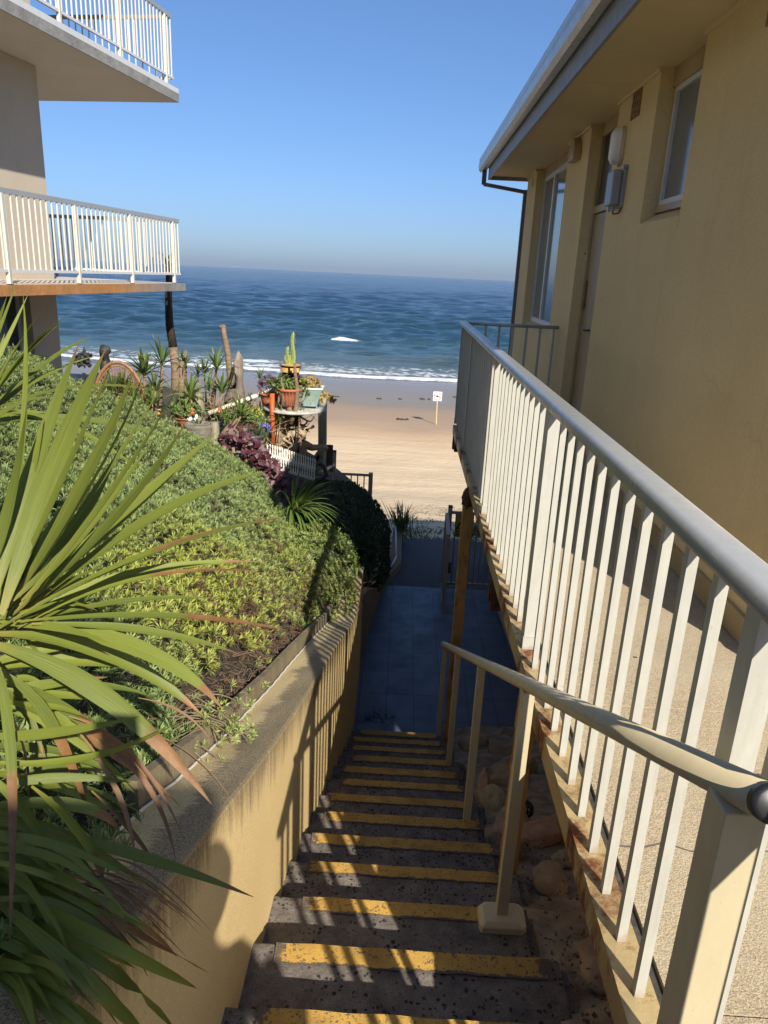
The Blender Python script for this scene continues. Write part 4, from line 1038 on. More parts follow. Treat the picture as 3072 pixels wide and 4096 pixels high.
b = MB(); b.bar((.743, 9.36, gz+.03), (1.315, 9.36, gz+.03), .035, .035, side=(0, 0, 1)); b.build('bottom_bar', 'rail', fn)
for i in range(7):
    x = .80+.073*i; b = MB(); b.bar((x, 9.36, gz+.048), (x, 9.36, -3.003), .018, .018); b.build('bar', 'rail', fn)
reparent(fn)
ws = empty('slippery_warning_sign', (.93, 9.34, -3.16), 'yellow slippery when wet sign tied to the fence bars', 'sign')
b = MB(); b.box(.795, 1.045, 9.40, 9.404, -3.345, -2.995); bd = b.build('board', 'signyellow', ws)
def text(s_, size, loc, mat, parent, name, sx=1.):
    cu = bpy.data.curves.new(name, 'FONT'); cu.body = s_; cu.size = size; cu.align_x = 'CENTER'; cu.extrude = .0006; cu.space_character = 1.15; cu.offset = .0012
    o = bpy.data.objects.new(name, cu); col.objects.link(o); o.rotation_euler = (math.pi/2, 0, 0); o.scale = (sx, 1, 1); o.location = loc
    bpy.context.view_layer.update(); dg = bpy.context.evaluated_depsgraph_get()
    me = bpy.data.meshes.new_from_object(o.evaluated_get(dg)); mw = o.matrix_world.copy(); bpy.data.objects.remove(o)
    me.transform(mw); me.materials.clear(); me.materials.append(M[mat]); q = bpy.data.objects.new(name, me); col.objects.link(q); q.parent = parent; return q
text('SLIPPERY', .046, (.92, 9.398, -3.275), 'signblack', bd, 'lettering')
text('WHEN WET', .046, (.92, 9.398, -3.325), 'signblack', bd, 'lettering')
b = MB(); tri = lambda s_, z: [(.92-s_, 9.398, z), (.92+s_, 9.398, z), (.92, 9.398, z+s_*1.73)]
t1, t2 = tri(.115, -3.225), tri(.085, -3.21)
b.add(t1+t2, [(0, 1, 4, 3), (1, 2, 5, 4), (2, 0, 3, 5)])
b.bar((.90, 9.398, -3.20), (.93, 9.398, -3.13), .003, .014, side=(0, 1, 0)); b.bar((.93, 9.398, -3.13), (.90, 9.398, -3.09), .003, .014, side=(0, 1, 0)); b.bar((.93, 9.398, -3.14), (.955, 9.398, -3.17), .003, .010, side=(0, 1, 0)); b.bar((.875, 9.398, -3.205), (.96, 9.398, -3.205), .003, .007, side=(0, 1, 0))
b.build('slipping_symbol', 'signblack', bd); reparent(ws)

# metal balustrade beyond the hedge
bf = empty('beach_balustrade', (-.8, 11, -4), 'low cream metal balustrade turning a corner behind the hedge', 'railing')
P1, P2, P3 = at(690, 1021, 10.9), at(801, 1027, 10.7), at(722, 1003, 12.2)
b = MB(); b.bar(P1, P2, .04, .04); b.build('rail', 'rail', bf); b = MB(); b.bar(P1, P3, .04, .04); b.build('rail', 'rail', bf)
for P, up_ in ((P2, .04), (P3, .22)):
    b = MB(); b.bar((P.x, P.y, P.z-1.1), (P.x, P.y, P.z+up_), .062, .062); b.build('post', 'rail', bf)
b = MB(); b.bar((P3.x, P3.y, P3.z+.22), (P3.x, P3.y, P3.z+.245), .064, .064); b.build('post_cap', 'blackcap', bf)
for i in range(1, 8):
    q = P1.lerp(P2, i/8); b = MB(); b.bar((q.x, q.y, q.z-1), (q.x, q.y, q.z-.02), .018, .018); b.build('bar', 'rail', bf)
    q = P1.lerp(P3, i/8); b = MB(); b.bar((q.x, q.y, q.z-1), (q.x, q.y, q.z-.02), .018, .018); b.build('bar', 'rail', bf)
reparent(bf)

# ------------------------------------------------------------------ garden mound
def rise(s_, y): return interp(y, [(0, .40), (1.5, .75), (4, 1.45), (6, 1.75), (8.5, 1.85)])*(1-np.exp(-s_/interp(y, [(0, .9), (4, 1.1), (8, 1.25)])))
def edgez(y): return interp(y, TOP[:-2]+[(6.1, -2.78), (7.0, -3.05), (8.5, -3.3), (10, -3.4)])
def moundz(x, y):
    s_ = np.clip(-(x+.60), 0, None)
    return edgez(y)+rise(s_, y)+.42*np.clip((-x-2.5)/.8, 0, 1)*np.clip((y-3)/2.5, 0, 1)
def yback(x): return interp(-x, [(.3, 6.95), (.75, 7.2), (1.33, 7.8), (1.84, 8.35), (2.6, 8.4), (3.2, 7.3), (3.5, 6.2), (5, 5.6)])
def gz_(x, y):
    m = moundz(x, y); far = interp(-x, [(.4, -3.6), (1.2, -3.0), (2, -2.62), (3, -2.15), (4.2, -1.75), (6, -1.7)])-np.clip(y-11, 0, 4)*.15
    k = np.clip((y-yback(x)+.15)/.5, 0, 1); k = k*k*(3-2*k)
    return (m-.10)*(1-k)+far*k
xs = np.linspace(-11, -.44, 130); ys = np.linspace(-3, 13.2, 190)
Y_, X_ = np.meshgrid(ys, xs, indexing='ij'); Z_ = gz_(X_, Y_)+.02*fbm(X_, Y_, 3, 3, 2)
Z_ = np.where((X_ > -.66) & (Y_ < 6.9), np.minimum(Z_, edgez(Y_)-.03), Z_)
Z_ = np.where(Y_ > 12.6, Z_-(Y_-12.6)*3, Z_)
tag(gridmesh('garden_soil', X_, Y_, Z_, 'soil'), kind='structure')

def clusters(P, N, L, nl, wr_, spread, lean, seed, mid=None):
    """rosettes: P points, N normals, L leaf length per point; nl leaves each. returns verts, faces, attrs"""
    r = np.random.RandomState(seed); n = len(P)
    N = N/np.linalg.norm(N, axis=1, keepdims=True)
    a = np.where(np.abs(N[:, :1]) < .9, np.array([[1., 0, 0]]), np.array([[0, 1., 0]]))
    T = np.cross(N, a); T /= np.linalg.norm(T, axis=1, keepdims=True); B = np.cross(N, T)
    ang = (np.arange(nl)[None, :]*2.39996+r.uniform(0, 6.28, (n, 1)))
    el = spread[0]+(spread[1]-spread[0])*((np.arange(nl)[None, :]+.5)/nl)+r.normal(0, .12, (n, nl))   # angle from normal
    D = (np.cos(ang)*np.sin(el))[..., None]*T[:, None]+(np.sin(ang)*np.sin(el))[..., None]*B[:, None]+np.cos(el)[..., None]*N[:, None]
    S = np.cross(D, N[:, None]+1e-3); S /= (np.linalg.norm(S, axis=2, keepdims=True)+1e-9)
    ll = L[:, None]*r.uniform(.75, 1.15, (n, nl))
    up = np.cross(S, D)
    off = r.uniform(0, 1, (n, nl))*.35
    b0 = P[:, None]+N[:, None]*(off*L[:, None])[..., None]
    w = ll*wr_
    p0 = b0; p1 = b0+D*(ll*.55)[..., None]-S*w[..., None]*.5+up*(ll*.05)[..., None]
    p2 = b0+D*ll[..., None]-N[:, None]*(ll*lean)[..., None]; p3 = b0+D*(ll*.55)[..., None]+S*w[..., None]*.5+up*(ll*.05)[..., None]
    V = np.stack([p0, p1, p2, p3], 2).reshape(-1, 3)
    F = np.arange(n*nl*4).reshape(-1, 4)
    h = np.tile(np.array([.0, .6, 1., .6]), n*nl)
    return V, F, h
def scatter_surface(cond_x, cond_y, n, zf, seed, spacing=None):
    r = np.random.RandomState(seed); x = r.uniform(*cond_x, n); y = r.uniform(*cond_y, n); return x, y

# groundcover: dense small rosettes, finer further away
r = np.random.RandomState(21); PX = []; PY = []; LL = []
for (ya, yb, dens, ln) in ((-.4, 1.6, 1000, .046), (1.6, 3., 1150, .046), (3., 4.5, 1150, .046), (4.5, 6.2, 1100, .047), (6.2, 8.5, 1000, .050)):
    n = int((yb-ya)*(3.9-.5)*dens); x = -.52-r.uniform(0, 1, n)**1.0*3.6; y = r.uniform(ya, yb, n)
    PX.append(x); PY.append(y); LL.append(np.full(n, ln))
PX = np.concatenate(PX); PY = np.concatenate(PY); LL = np.concatenate(LL)
okk = (PY < yback(PX)+.12)
# bare dry strip against the edging board and around the wall
edge_d = -(PX+.61); bare = (edge_d < .14+.12*fbm(PX, PY, 1.4, 2, 4)) & (PY > 2.2) & (PY < 4.6)
gap = fbm(PX*1.0, PY*1.0, 2.3, 3, 31)
okk &= ~(bare & (r.uniform(0, 1, len(PX)) < .93)); okk &= (edge_d > .0) | (PY < 1.35)
okk &= ~((gap < -.72) & (r.uniform(0, 1, len(PX)) < .8))
PX, PY, LL = PX[okk], PY[okk], LL[okk]
lump = .12*fbm(PX, PY, 2.0, 3, 12)+.03*fbm(PX, PY, 7, 2, 13)
PZ = moundz(PX, PY)+lump+r.uniform(-.05, .02, len(PX))
e_ = 1e-2
nx = -(moundz(PX+e_, PY)-moundz(PX-e_, PY))/(2*e_); ny = -(moundz(PX, PY+e_)-moundz(PX, PY-e_))/(2*e_)
kb = np.clip((PY-yback(PX)+.25)/.35, 0, 1); PZ -= kb*kb*.28; ny += kb*1.4
NN = np.stack([nx*.7+r.normal(0, .33, len(PX)), ny*.7+r.normal(0, .33, len(PX)), np.ones(len(PX))], 1)
V, F, H = clusters(np.stack([PX, PY, PZ], 1), NN, LL*.86*r.uniform(.7, 1.3, len(PX)), 15, .135, (.15, 1.5), .06, 5)
rep = 15*4
yel = np.clip((fbm(PX, PY, .9, 3, 17)*1.0+1.5*np.exp(-((PX+.95)/.55)**2-((PY-4.2)/1.6)**2)-.45)*1.5+r.normal(0, .2, len(PX)), 0, 1)*.75
dryp = (r.uniform(0, 1, len(PX)) < np.clip(.012+.55*np.exp(-((PX+.80)/.22)**2)*np.exp(-((PY-4.2)/1.3)**2)+.5*np.exp(-((PX+.62)/.15)**2)*(PY > 5), 0, .9)).astype(float)
rr = np.clip(.55+.35*fbm(PX, PY, 1.1, 3, 19)+r.normal(0, .2, len(PX))-.35*np.clip((2.6-PY)/2, 0, 1), 0, 1)
gc = npmesh('groundcover', V, F, 'ground', {'h': H, 'rnd': np.repeat(rr, rep), 'yel': np.repeat(yel, rep), 'dry': np.repeat(dryp, rep)})
si = r.choice(len(PX), 2600, replace=False); si = si[PY[si] > .9]
SP = np.stack([PX[si], PY[si], PZ[si]+r.uniform(.03, .075, len(si))], 1)
V2, F2, H2 = clusters(SP, np.tile([[0., 0., 1.]], (len(si), 1))+r.normal(0, .25, (len(si), 3)), r.uniform(.03, .055, len(si)), 12, .15, (.1, 1.2), .02, 77)
npmesh('upright_sprigs', V2, F2, 'ground', {'h': H2, 'rnd': np.repeat(r.uniform(.3, 1, len(si)), 48), 'yel': np.repeat(yel[si]*.9, 48), 'dry': np.repeat((r.uniform(0, 1, len(si)) < .05).astype(float), 48)}, gc)
tag(gc, 'dense grey green trailing groundcover with yellow tips covering the sloping bed', 'groundcover', kind='stuff')
# overhanging bush at the end of the wall
r = np.random.RandomState(5)
def bush(name, c, rad, n, L, mat, seed, nl=9, wr_=.28, lump_amp=.1, zcut=None, dry=0, yel=0., parent=None, sc=2.5, wobf=None):
    r = np.random.RandomState(seed)
    d = r.normal(0, 1, (n, 3)); d /= np.linalg.norm(d, axis=1, keepdims=True)
    d = d[d[:, 2] > -.55]
    k = 1+lump_amp*(fbm(d[:, 0]*sc+d[:, 2]*2, d[:, 1]*sc, 1.2, 3, seed))+lump_amp*.7*fbm(d[:, 0]*3*sc, d[:, 2]*3*sc+d[:, 1]*2*sc, 1., 2, seed+1)
    dep = 1-r.uniform(0, 1, len(d))**2*.12
    P = np.array(c)+d*np.array(rad)*(k*dep)[:, None]
    N = d/np.array(rad)+r.normal(0, .25, d.shape)/max(rad)
    V, F, H = clusters(P, N, np.full(len(P), L)*r.uniform(.7, 1.3, len(P)), nl, wr_, (.2, 1.4), .08, seed)
    rep = nl*4; rr = np.clip(.4+.5*(k-1)/max(lump_amp, .01)+r.normal(0, .18, len(P)), 0, 1)
    dr = (r.uniform(0, 1, len(P)) < dry).astype(float)
    if wobf is not None: dr = np.maximum(dr, (r.uniform(0, 1, len(P)) < wobf(P)).astype(float))
    return npmesh(name, V, F, mat, {'h': H, 'rnd': np.repeat(rr, rep), 'yel': np.full(len(P)*rep, yel), 'dry': np.repeat(dr, rep)}, parent)
eb = empty('overhanging_bush', (-.7, 6.7, -3), 'sunlit green bush spilling over the far end of the stair wall', 'bush')
bush('foliage', (-.80, 6.75, -2.90), (.46, .75, .46), 2100, .05, 'ground', 8, 12, .18, .14, parent=eb, yel=.12, wobf=lambda P: np.clip((-2.85-P[:, 2])*2.5, 0, .8))
bush('foliage', (-.60, 5.9, -2.80), (.26, .75, .22), 900, .045, 'ground', 18, 12, .18, .14, parent=eb, yel=.3, wobf=lambda P: np.clip((-2.7-P[:, 2])*2.5, 0, .5)+.1)
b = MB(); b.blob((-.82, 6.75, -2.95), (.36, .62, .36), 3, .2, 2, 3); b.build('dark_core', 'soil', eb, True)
b = MB()
for i in range(170):
    p = Vector((-.78+rnd.gauss(0, .1)+.28*rnd.random(), 6.3+rnd.gauss(0, .35), -2.95+rnd.gauss(0, .10))); q = p+Vector((rnd.gauss(.12, .1), rnd.gauss(0, .12), rnd.gauss(-.02, .08)))
    b.tube([p, p.lerp(q, .5)+Vector((0, 0, .04)), q], [.004, .003, .0015], 4, False)
b.build('bare_twigs', simple('brown_twig', (.14, .07, .035), (.08, .04, .02), 30, .9), eb)['kind'] = 'stuff'; reparent(eb)
# twigs / dry litter in the bare patch
b = MB()
for i in range(650):
    y = rnd.uniform(2.0, 4.9); x = -.60-abs(rnd.gauss(0, .10)); z = float(moundz(np.array(x), np.array(y)))-.02+rnd.uniform(-.03, .045)
    a = rnd.uniform(0, 6.28); l = rnd.uniform(.02, .09); p = Vector((x, y, z))
    b.tube([p, p+Vector((math.cos(a)*l*.5, math.sin(a)*l*.5, .015*rnd.random())), p+Vector((math.cos(a)*l, math.sin(a)*l, rnd.uniform(-.02, .02)))], [.0022, .002, .001], 4, False)
tag(b.build('dry_twig_litter', 'litter'), 'tangled dry brown twigs in the bare strip behind the edging board', 'twigs', kind='stuff')
# trailing sprig over the wall
sp = empty('trailing_sprig', (-.6, 2, -1.5), 'wiry sprig with tiny green leaves trailing over the wall top', 'sprig')
b = MB(); tips = []
for i in range(16):
    s0 = Vector((-.66+rnd.gauss(0, .03), 2.05+rnd.gauss(0, .10), -1.40)); e1 = Vector((-.50+rnd.gauss(0, .04), 2.15+rnd.gauss(0, .10), -1.50+rnd.gauss(0, .02)))
    mid = (s0+e1)/2+Vector((0, 0, .06+rnd.random()*.05)); pts = bez(s0, mid, e1, 7); b.tube(pts, [.0022]*6+[.001], 4, False); tips += [pts[-1], pts[-2], pts[-1]+Vector((.01, .02, .01)), pts[3]]
b.build('stems', 'stem', sp)
P = np.array([list(t) for t in tips]); V, F, H = clusters(P, np.tile([[.5, 0, .8]], (len(P), 1))+nr.normal(0, .3, (len(P), 3)), np.full(len(P), .022), 10, .25, (.2, 1.4), .05, 3)
npmesh('leaves', V, F, 'ground', {'h': H, 'rnd': np.repeat(nr.uniform(.2, .9, len(P)), 40), 'yel': np.full(len(P)*40, .25), 'dry': np.zeros(len(P)*40)}, sp); reparent(sp)

# dark hedge beside the path
hb = empty('dark_hedge_bush', (-.8, 9.4, -4), 'large rounded dark green bush in the shade beside the asphalt path', 'bush')
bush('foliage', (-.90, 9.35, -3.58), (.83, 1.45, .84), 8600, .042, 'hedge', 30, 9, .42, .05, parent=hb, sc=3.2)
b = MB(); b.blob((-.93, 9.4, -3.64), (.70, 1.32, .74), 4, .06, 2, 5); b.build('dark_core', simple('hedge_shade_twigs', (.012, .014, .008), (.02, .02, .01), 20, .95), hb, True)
b = MB()
for i in range(14):
    p = Vector((-.34+rnd.uniform(-.2, .1), 8.6+rnd.uniform(-.6, 1.3), -3.75)); q = p+Vector((rnd.uniform(-.25, .05), rnd.uniform(-.2, .2), .45)); b.tube([p, p.lerp(q, .5)+Vector((.03, 0, 0)), q], [.012, .009, .006], 6)
b.build('stems', 'stem', hb, True); reparent(hb)

# ------------------------------------------------------------------ foreground cordyline
ca = empty('cordyline_plant', (-.72, 1.15, -1.05), 'large foreground spiky green cordyline with brown leaf tips', 'plant')
cm = MB(); cd = MB(); cy = MB()
BY = 1.15
def clear_y(vx, vy, y):
    "keep a leaf point on the near side of the stair wall"
    w = ray(vx, vy); q = .5
    while q < y:
        p = w*(q/w[1]); 
        if p[0] > xo(q)-TH-.03 and p[0] < xo(q)+.02 and p[2] < topz(q)+.02: return max(.45, q-.025)
        q += .01
    return y
def addleaf(mb, bx, by, cx, cyy, tx, ty, w, brown=1.2, yt=None, yb=BY, roll=None, rv=None, fold=.3, n=12, yc=None):
    yt = yt if yt is not None else yb+rnd.uniform(-.12, .2)
    yt = clear_y(tx, ty, yt); ym = clear_y(cx, cyy, (yb+yt)/2+.03 if yc is None else yc)
    a = at(bx-32, by+8, yb+rnd.uniform(-.04, .06)); c = at(cx, cyy, ym); t = at(tx, ty, yt)
    # quadratic through the middle point
    c2 = c*2-(a+t)*.5
    pts = bez(a, c2, t, n)
    wm = w*VS/FPX*((yb+yt)/2)*.78
    view = Vector((pts[n//2])).normalized()     # blade faces roughly upward/outward
    d = (pts[-1]-pts[0]).normalized()
    up = (Vector((0, -.55, .85))+Vector((rnd.gauss(0, .12), 0, rnd.gauss(0, .12))))
    mb.leaf(pts, wm, rnd.random() if rv is None else rv, brown+.07, roll if roll is not None else rnd.uniform(-.35, .35), fold, up=up)
LV = [ # base, mid, tip, width, brown start
 (15, 1300, 75, 1010, 170, 744, 62, .86), (35, 1320, 110, 1030, 227, 757, 78, .88), (30, 1320, 150, 1010, 250, 762, 50, .95), (55, 1300, 190, 1030, 290, 800, 64, 1.2),
 (60, 1300, 215, 1020, 309, 806, 60, 1.2), (70, 1310, 245, 1060, 395, 814, 50, 1.2), (50, 1320, 205, 1060, 348, 838, 22, .95), (60, 1320, 250, 1120, 402, 912, 58, .84), (75, 1300, 270, 1110, 467, 935, 58, 1.2),
 (90, 1310, 330, 1118, 578, 1018, 46, .90), (60, 1330, 345, 1188, 628, 1116, 38, .78), (60, 1325, 270, 1215, 500, 1135, 18, .55), (60, 1350, 270, 1245, 560, 1213, 38, .80), (70, 1350, 310, 1248, 578, 1238, 22, .45),
 (70, 1340, 260, 1300, 462, 1292, 24, .95), (60, 1336, 345, 1330, 622, 1362, 30, .52), (100, 1340, 310, 1362, 515, 1412, 34, .84), (60, 1336, 300, 1402, 478, 1528, 64, .76), (0, 1362, 235, 1415, 440, 1548, 66, .80),
 (-10, 1378, 220, 1500, 458, 1738, 76, .62), (0, 1340, 100, 1352, 235, 1388, 34, .95), (20, 1465, 160, 1545, 390, 1742, 40, .45), (5, 1400, 22, 1600, 20, 2052, 42, .52), (20, 1440, 110, 1560, 200, 1790, 44, .5),
 (-30, 1400, 70, 1160, 155, 900, 50, 1.2), (-20, 1390, 40, 1130, 95, 900, 46, 1.2), (0, 1400, 60, 1200, 130, 990, 50, 1.2), (-30, 1330, 20, 1100, 60, 860, 45, .95), (60, 1290, 160, 1150, 262, 960, 42, 1.2), (80, 1290, 200, 1130, 330, 950, 40, 1.2),
 (40, 1370, 180, 1372, 300, 1392, 40, 1.2), (30, 1345, 150, 1330, 290, 1335, 40, .85), (-20, 1500, 130, 1560, 330, 1700, 44, .55)]
for L_ in LV: addleaf(cm, *L_)
for i in range(38):
    a_ = rnd.uniform(-1.45, .9); L_ = rnd.uniform(130, 330); tx, ty = -10+math.cos(a_)*L_, 1335+math.sin(a_)*L_
    addleaf(cm, rnd.uniform(-10, 40), rnd.uniform(1310, 1370), (tx+10)/2, (ty+1335)/2-rnd.uniform(-5, 25), tx, ty, rnd.uniform(14, 30), rnd.choice([1.2, 1.2, .8]), yb=rnd.uniform(1.14, 1.25), yt=rnd.uniform(1.15, 1.45))
# lower shaded whorl
LW = [(-30, 1635, 180, 1640, 398, 1553, 40, .9), (-30, 1700, 120, 1680, 283, 1690, 38, 1.2), (-40, 1760, 120, 1800, 322, 1915, 56, .93), (60, 1775, 300, 1850, 548, 1938, 50, .8), (-30, 1580, 100, 1585, 300, 1548, 40, .9),
      (-40, 1820, 160, 1960, 300, 2065, 46, .9), (-30, 1880, 220, 2030, 425, 2135, 50, .85), (20, 1850, 240, 1960, 385, 2072, 34, .6), (60, 1870, 250, 1990, 452, 2102, 26, .4), (-40, 1940, 90, 2120, 180, 2260, 70, 1.2),
      (-40, 2000, 30, 2120, 80, 2280, 70, 1.2), (-20, 1900, 180, 2110, 330, 2260, 50, 1.2), (30, 1960, 220, 2080, 380, 2230, 44, .9), (-40, 1740, 160, 1740, 260, 1800, 50, .6), (100, 1690, 180, 1810, 230, 1930, 36, .55), (-20, 1650, 60, 1760, 130, 1910, 44, .6),
      (140, 1900, 230, 1990, 320, 2110, 24, .3), (180, 1880, 270, 1930, 370, 2010, 20, .3), (-40, 1700, 60, 1790, 170, 1880, 50, 1.2), (-40, 1850, 60, 1950, 150, 2080, 54, 1.2)]
for L_ in LW: addleaf(cm, *L_, yb=1.0, yt=rnd.uniform(.95, 1.12))
for i in range(46):
    bx, by = rnd.uniform(-90, -10), rnd.uniform(1780, 2120); tx, ty = rnd.uniform(60, 330), by+rnd.uniform(20, 260)
    addleaf(cm, bx, by, (bx+tx)/2, (by+ty)/2-rnd.uniform(10, 60), tx, ty, rnd.uniform(24, 44), rnd.choice([1.2, 1.2, .85]), yb=rnd.uniform(.85, 1.0), yt=rnd.uniform(.85, 1.05))
for i in range(30):
    bx, by = rnd.uniform(-60, 10), rnd.uniform(1400, 1750); tx, ty = rnd.uniform(80, 330), by+rnd.uniform(-60, 260)
    addleaf(cm, bx, by, (bx+tx)/2, (by+ty)/2-rnd.uniform(0, 40), tx, ty, rnd.uniform(26, 46), rnd.choice([1.2, 1.2, .8]), yb=rnd.uniform(1.15, 1.25), yt=rnd.uniform(1.2, 1.4))
cm.build('green_leaves', 'leafA', ca, True)
DR = [(180, 1540, 290, 1640, 402, 1822), (240, 1590, 320, 1700, 380, 1860), (190, 1560, 260, 1730, 290, 1880), (330, 1500, 390, 1540, 455, 1600), (230, 1700, 290, 1800, 340, 1880), (30, 1480, 60, 1640, 55, 1760), (320, 1560, 420, 1640, 505, 1740)]
for (a, b_, c_, d_, e_, f_) in DR: addleaf(cd, a, b_, c_, d_, e_, f_, rnd.uniform(12, 24), 2, yb=1.12, yt=1.15, roll=rnd.uniform(-1, 1), fold=.8)
for i in range(26):
    a, b_ = rnd.uniform(150, 330), rnd.uniform(1880, 1950); l = rnd.uniform(90, 190); addleaf(cd, a-60, b_-30, a, b_, a+l*.8, b_+l*rnd.uniform(.4, .8), rnd.uniform(5, 12), 2, yb=1.0, yt=1.05, roll=rnd.uniform(-1, 1), fold=.6)
cd.build('dry_leaves', 'dryleaf', ca, True)
b = MB(); b.tube([(-.84, 1.15, -1.2), (-.82, 1.15, -.9), (-.77, 1.15, -.68), (-.72, 1.15, -.60)], [.035, .032, .03, .02], 10); b.build('stem', 'trunk', ca, True); reparent(ca)
# second plant, further left
cb = empty('cordyline_plant', (-1.3, 2.3, -1.0), 'second spiky green plant rising at the left picture edge below the balcony', 'plant')
cm = MB()
for t in [(60, 637, 12), (92, 668, 28), (162, 676, 30), (197, 727, 26), (204, 770, 14), (330, 843, 18), (190, 940, 26), (105, 860, 16), (30, 700, 24), (358, 942, 20), (60, 795, 20), (40, 600, 22), (15, 640, 26), (130, 700, 20), (250, 925, 22), (300, 1015, 22), (110, 770, 22), (-20, 650, 28), (10, 720, 24)]:
    bx, by = rnd.uniform(-70, -20), rnd.uniform(880, 960); addleaf(cm, bx, by, (bx+t[0])/2-10, (by+t[1])/2-rnd.uniform(15, 45) if t[0] > 60 else (by+t[1])/2, t[0], t[1], t[2]+4, rnd.choice([1.2, .9, .95]), yb=2.3, yt=2.3+rnd.uniform(-.2, .5), roll=rnd.uniform(-.6, .6))
cm.build('green_leaves', 'leafA', cb, True)
cm = MB(); addleaf(cm, 0, 1400, 44, 1000, 50, 637, 26, .97, yb=1.2, yt=1.3); cm.build('long_leaf', 'leafA', cb, True)
b = MB(); b.tube([(-1.60, 2.3, -1.3), (-1.55, 2.3, -.75)], [.05, .03], 8); b.build('stem', 'trunk', cb, True); reparent(cb)

# small cordyline on the slope
def spiky(name, base, n, length, width, mat, label, cat='plant', group=None, droop=.35, seed=1, trunk=None, elev=(.1, 1.4), up=(0, 0, 1), bias=(0, 0, 0), tr=.018, tmat='trunk', wf=None):
    rr = random.Random(seed); base = Vector(base)
    o = empty(name, trunk[0] if trunk else base, label, cat, group)
    b = MB()
    for i in range(n):
        a = i*2.39996+rr.uniform(-.3, .3); el = elev[0]+(elev[1]-elev[0])*((i+.5)/n)+rr.gauss(0, .08)
        d = Vector((math.cos(a)*math.cos(el), math.sin(a)*math.cos(el), math.sin(el)))+Vector(bias); d.normalize()
        L = length*rr.uniform(.75, 1.1); t = base+d*L-Vector((0, 0, droop*L*max(0, 1-el/1.4))); m = base+d*L*.5+Vector((0, 0, droop*.12*L))
        b.leaf(bez(base, m*2-(base+t)*.5, t, 7), width, rr.random(), rr.choice([1.2, 1.2, .9, .8]), rr.uniform(-.3, .3), .3)
    b.build('leaves', mat, o, True)
    if trunk:
        b = MB(); m = len(trunk); b.tube(trunk+[tuple(base)], [tr*(1-.35*i/m) for i in range(m+1)], 9); b.build('trunk', tmat, o, True)
    reparent(o); return o
spiky('small_cordyline', at(632, 1108, 7.1), 74, .60, .026, 'leafC', 'small fountain shaped cordyline at the edge of the slope', seed=4, bias=(.75, -.25, .05), droop=.42, elev=(-.35, 1.45))

# ------------------------------------------------------------------ pot garden beyond the mound
G1 = 'thin trunked dracaenas in the pot garden'
def drac(cx, cyy, bx, by, Y, n, L, w, label, seed, tr=.022, mat='leafD', tm='trunk', mid=None):
    c = at(cx, cyy, Y); bb = at(bx, by, Y); mm = [tuple(at(mid[0], mid[1], Y))] if mid else []
    spiky('dracaena', c, n, L, w, mat, label, 'plant', G1, .35, seed, [tuple(bb)]+mm, (.0, 1.4), tr=tr, tmat=tm)
drac(398, 795, 402, 870, 9.6, 22, .30, .026, 'dracaena with thin trunk just right of the tall bare trunk', 1, .014)
drac(350, 790, 345, 905, 9.4, 26, .42, .032, 'dark leaved dracaena left of the tall bare trunk', 2, .028)
drac(312, 812, 315, 900, 9.7, 26, .40, .06, 'broad dark dracaena clump behind the rattan chair', 3, .03)
drac(335, 845, 338, 900, 9.2, 22, .36, .034, 'light green dracaena in front of the tall trunk base', 4, .02)
drac(412, 862, 425, 915, 9.0, 26, .34, .040, 'yellow green dracaena above the weathered stumps', 5, .02, 'leafC')
drac(442, 808, 446, 880, 9.6, 20, .26, .024, 'small topped dracaena between stumps and driftwood spike', 6, .014)
drac(468, 800, 455, 905, 9.3, 26, .36, .030, 'dracaena with thick ringed trunk left of the driftwood spike', 7, .036)
drac(480, 850, 470, 905, 9.1, 20, .30, .034, 'leafy dracaena in front of the driftwood spike', 8, .02)
drac(520, 900, 515, 935, 8.7, 30, .32, .030, 'bright green dracaena just below the white pipe', 9, .02, 'leafC', mid=(505, 925))
drac(562, 820, 565, 850, 10, 16, .20, .020, 'tiny dracaena against the wet sand left of the purple plant', 10, .012)
drac(600, 890, 605, 930, 9.2, 22, .24, .028, 'short dracaena right of the orange rusty pole', 11, .02)
drac(575, 935, 580, 960, 9.0, 20, .22, .024, 'low grassy plant at the foot of the orange pole', 12, .01, 'leafC')
drac(430, 925, 432, 935, 8.8, 18, .18, .022, 'small aloe in the concrete tub', 13, .01)
drac(650, 895, 640, 950, 10, 12, .22, .022, 'thin leaved plant over the tangled roots', 14, .02, 'leafC')
drac(245, 850, 240, 900, 9.0, 30, .34, .026, 'grassy plant in front of the rattan chair', 15, .01, 'leafD')
drac(275, 905, 275, 915, 8.7, 22, .26, .03, 'low dark plant at the chair foot', 16, .01, 'leafD')
drac(485, 905, 484, 915, 8.9, 14, .22, .026, 'blade leaved plant beside the leaning trunk', 17, .01, 'leafC')
for i, (x, y) in enumerate([(545, 905), (560, 895), (540, 885), (575, 900), (455, 890), (385, 880)]):
    drac(x, y, x, y+35, 9.4+i*.1, 22, .2, .018, ['thin grassy tuft left of the orange pole', 'second grassy tuft behind the orange pole', 'grassy tuft under the white pipe', 'grassy tuft touching the orange pole', 'green tuft below the ringed trunk', 'low tuft right of the tall trunk foot'][i], 40+i, .008, 'leafC' if i % 2 else 'leafD')
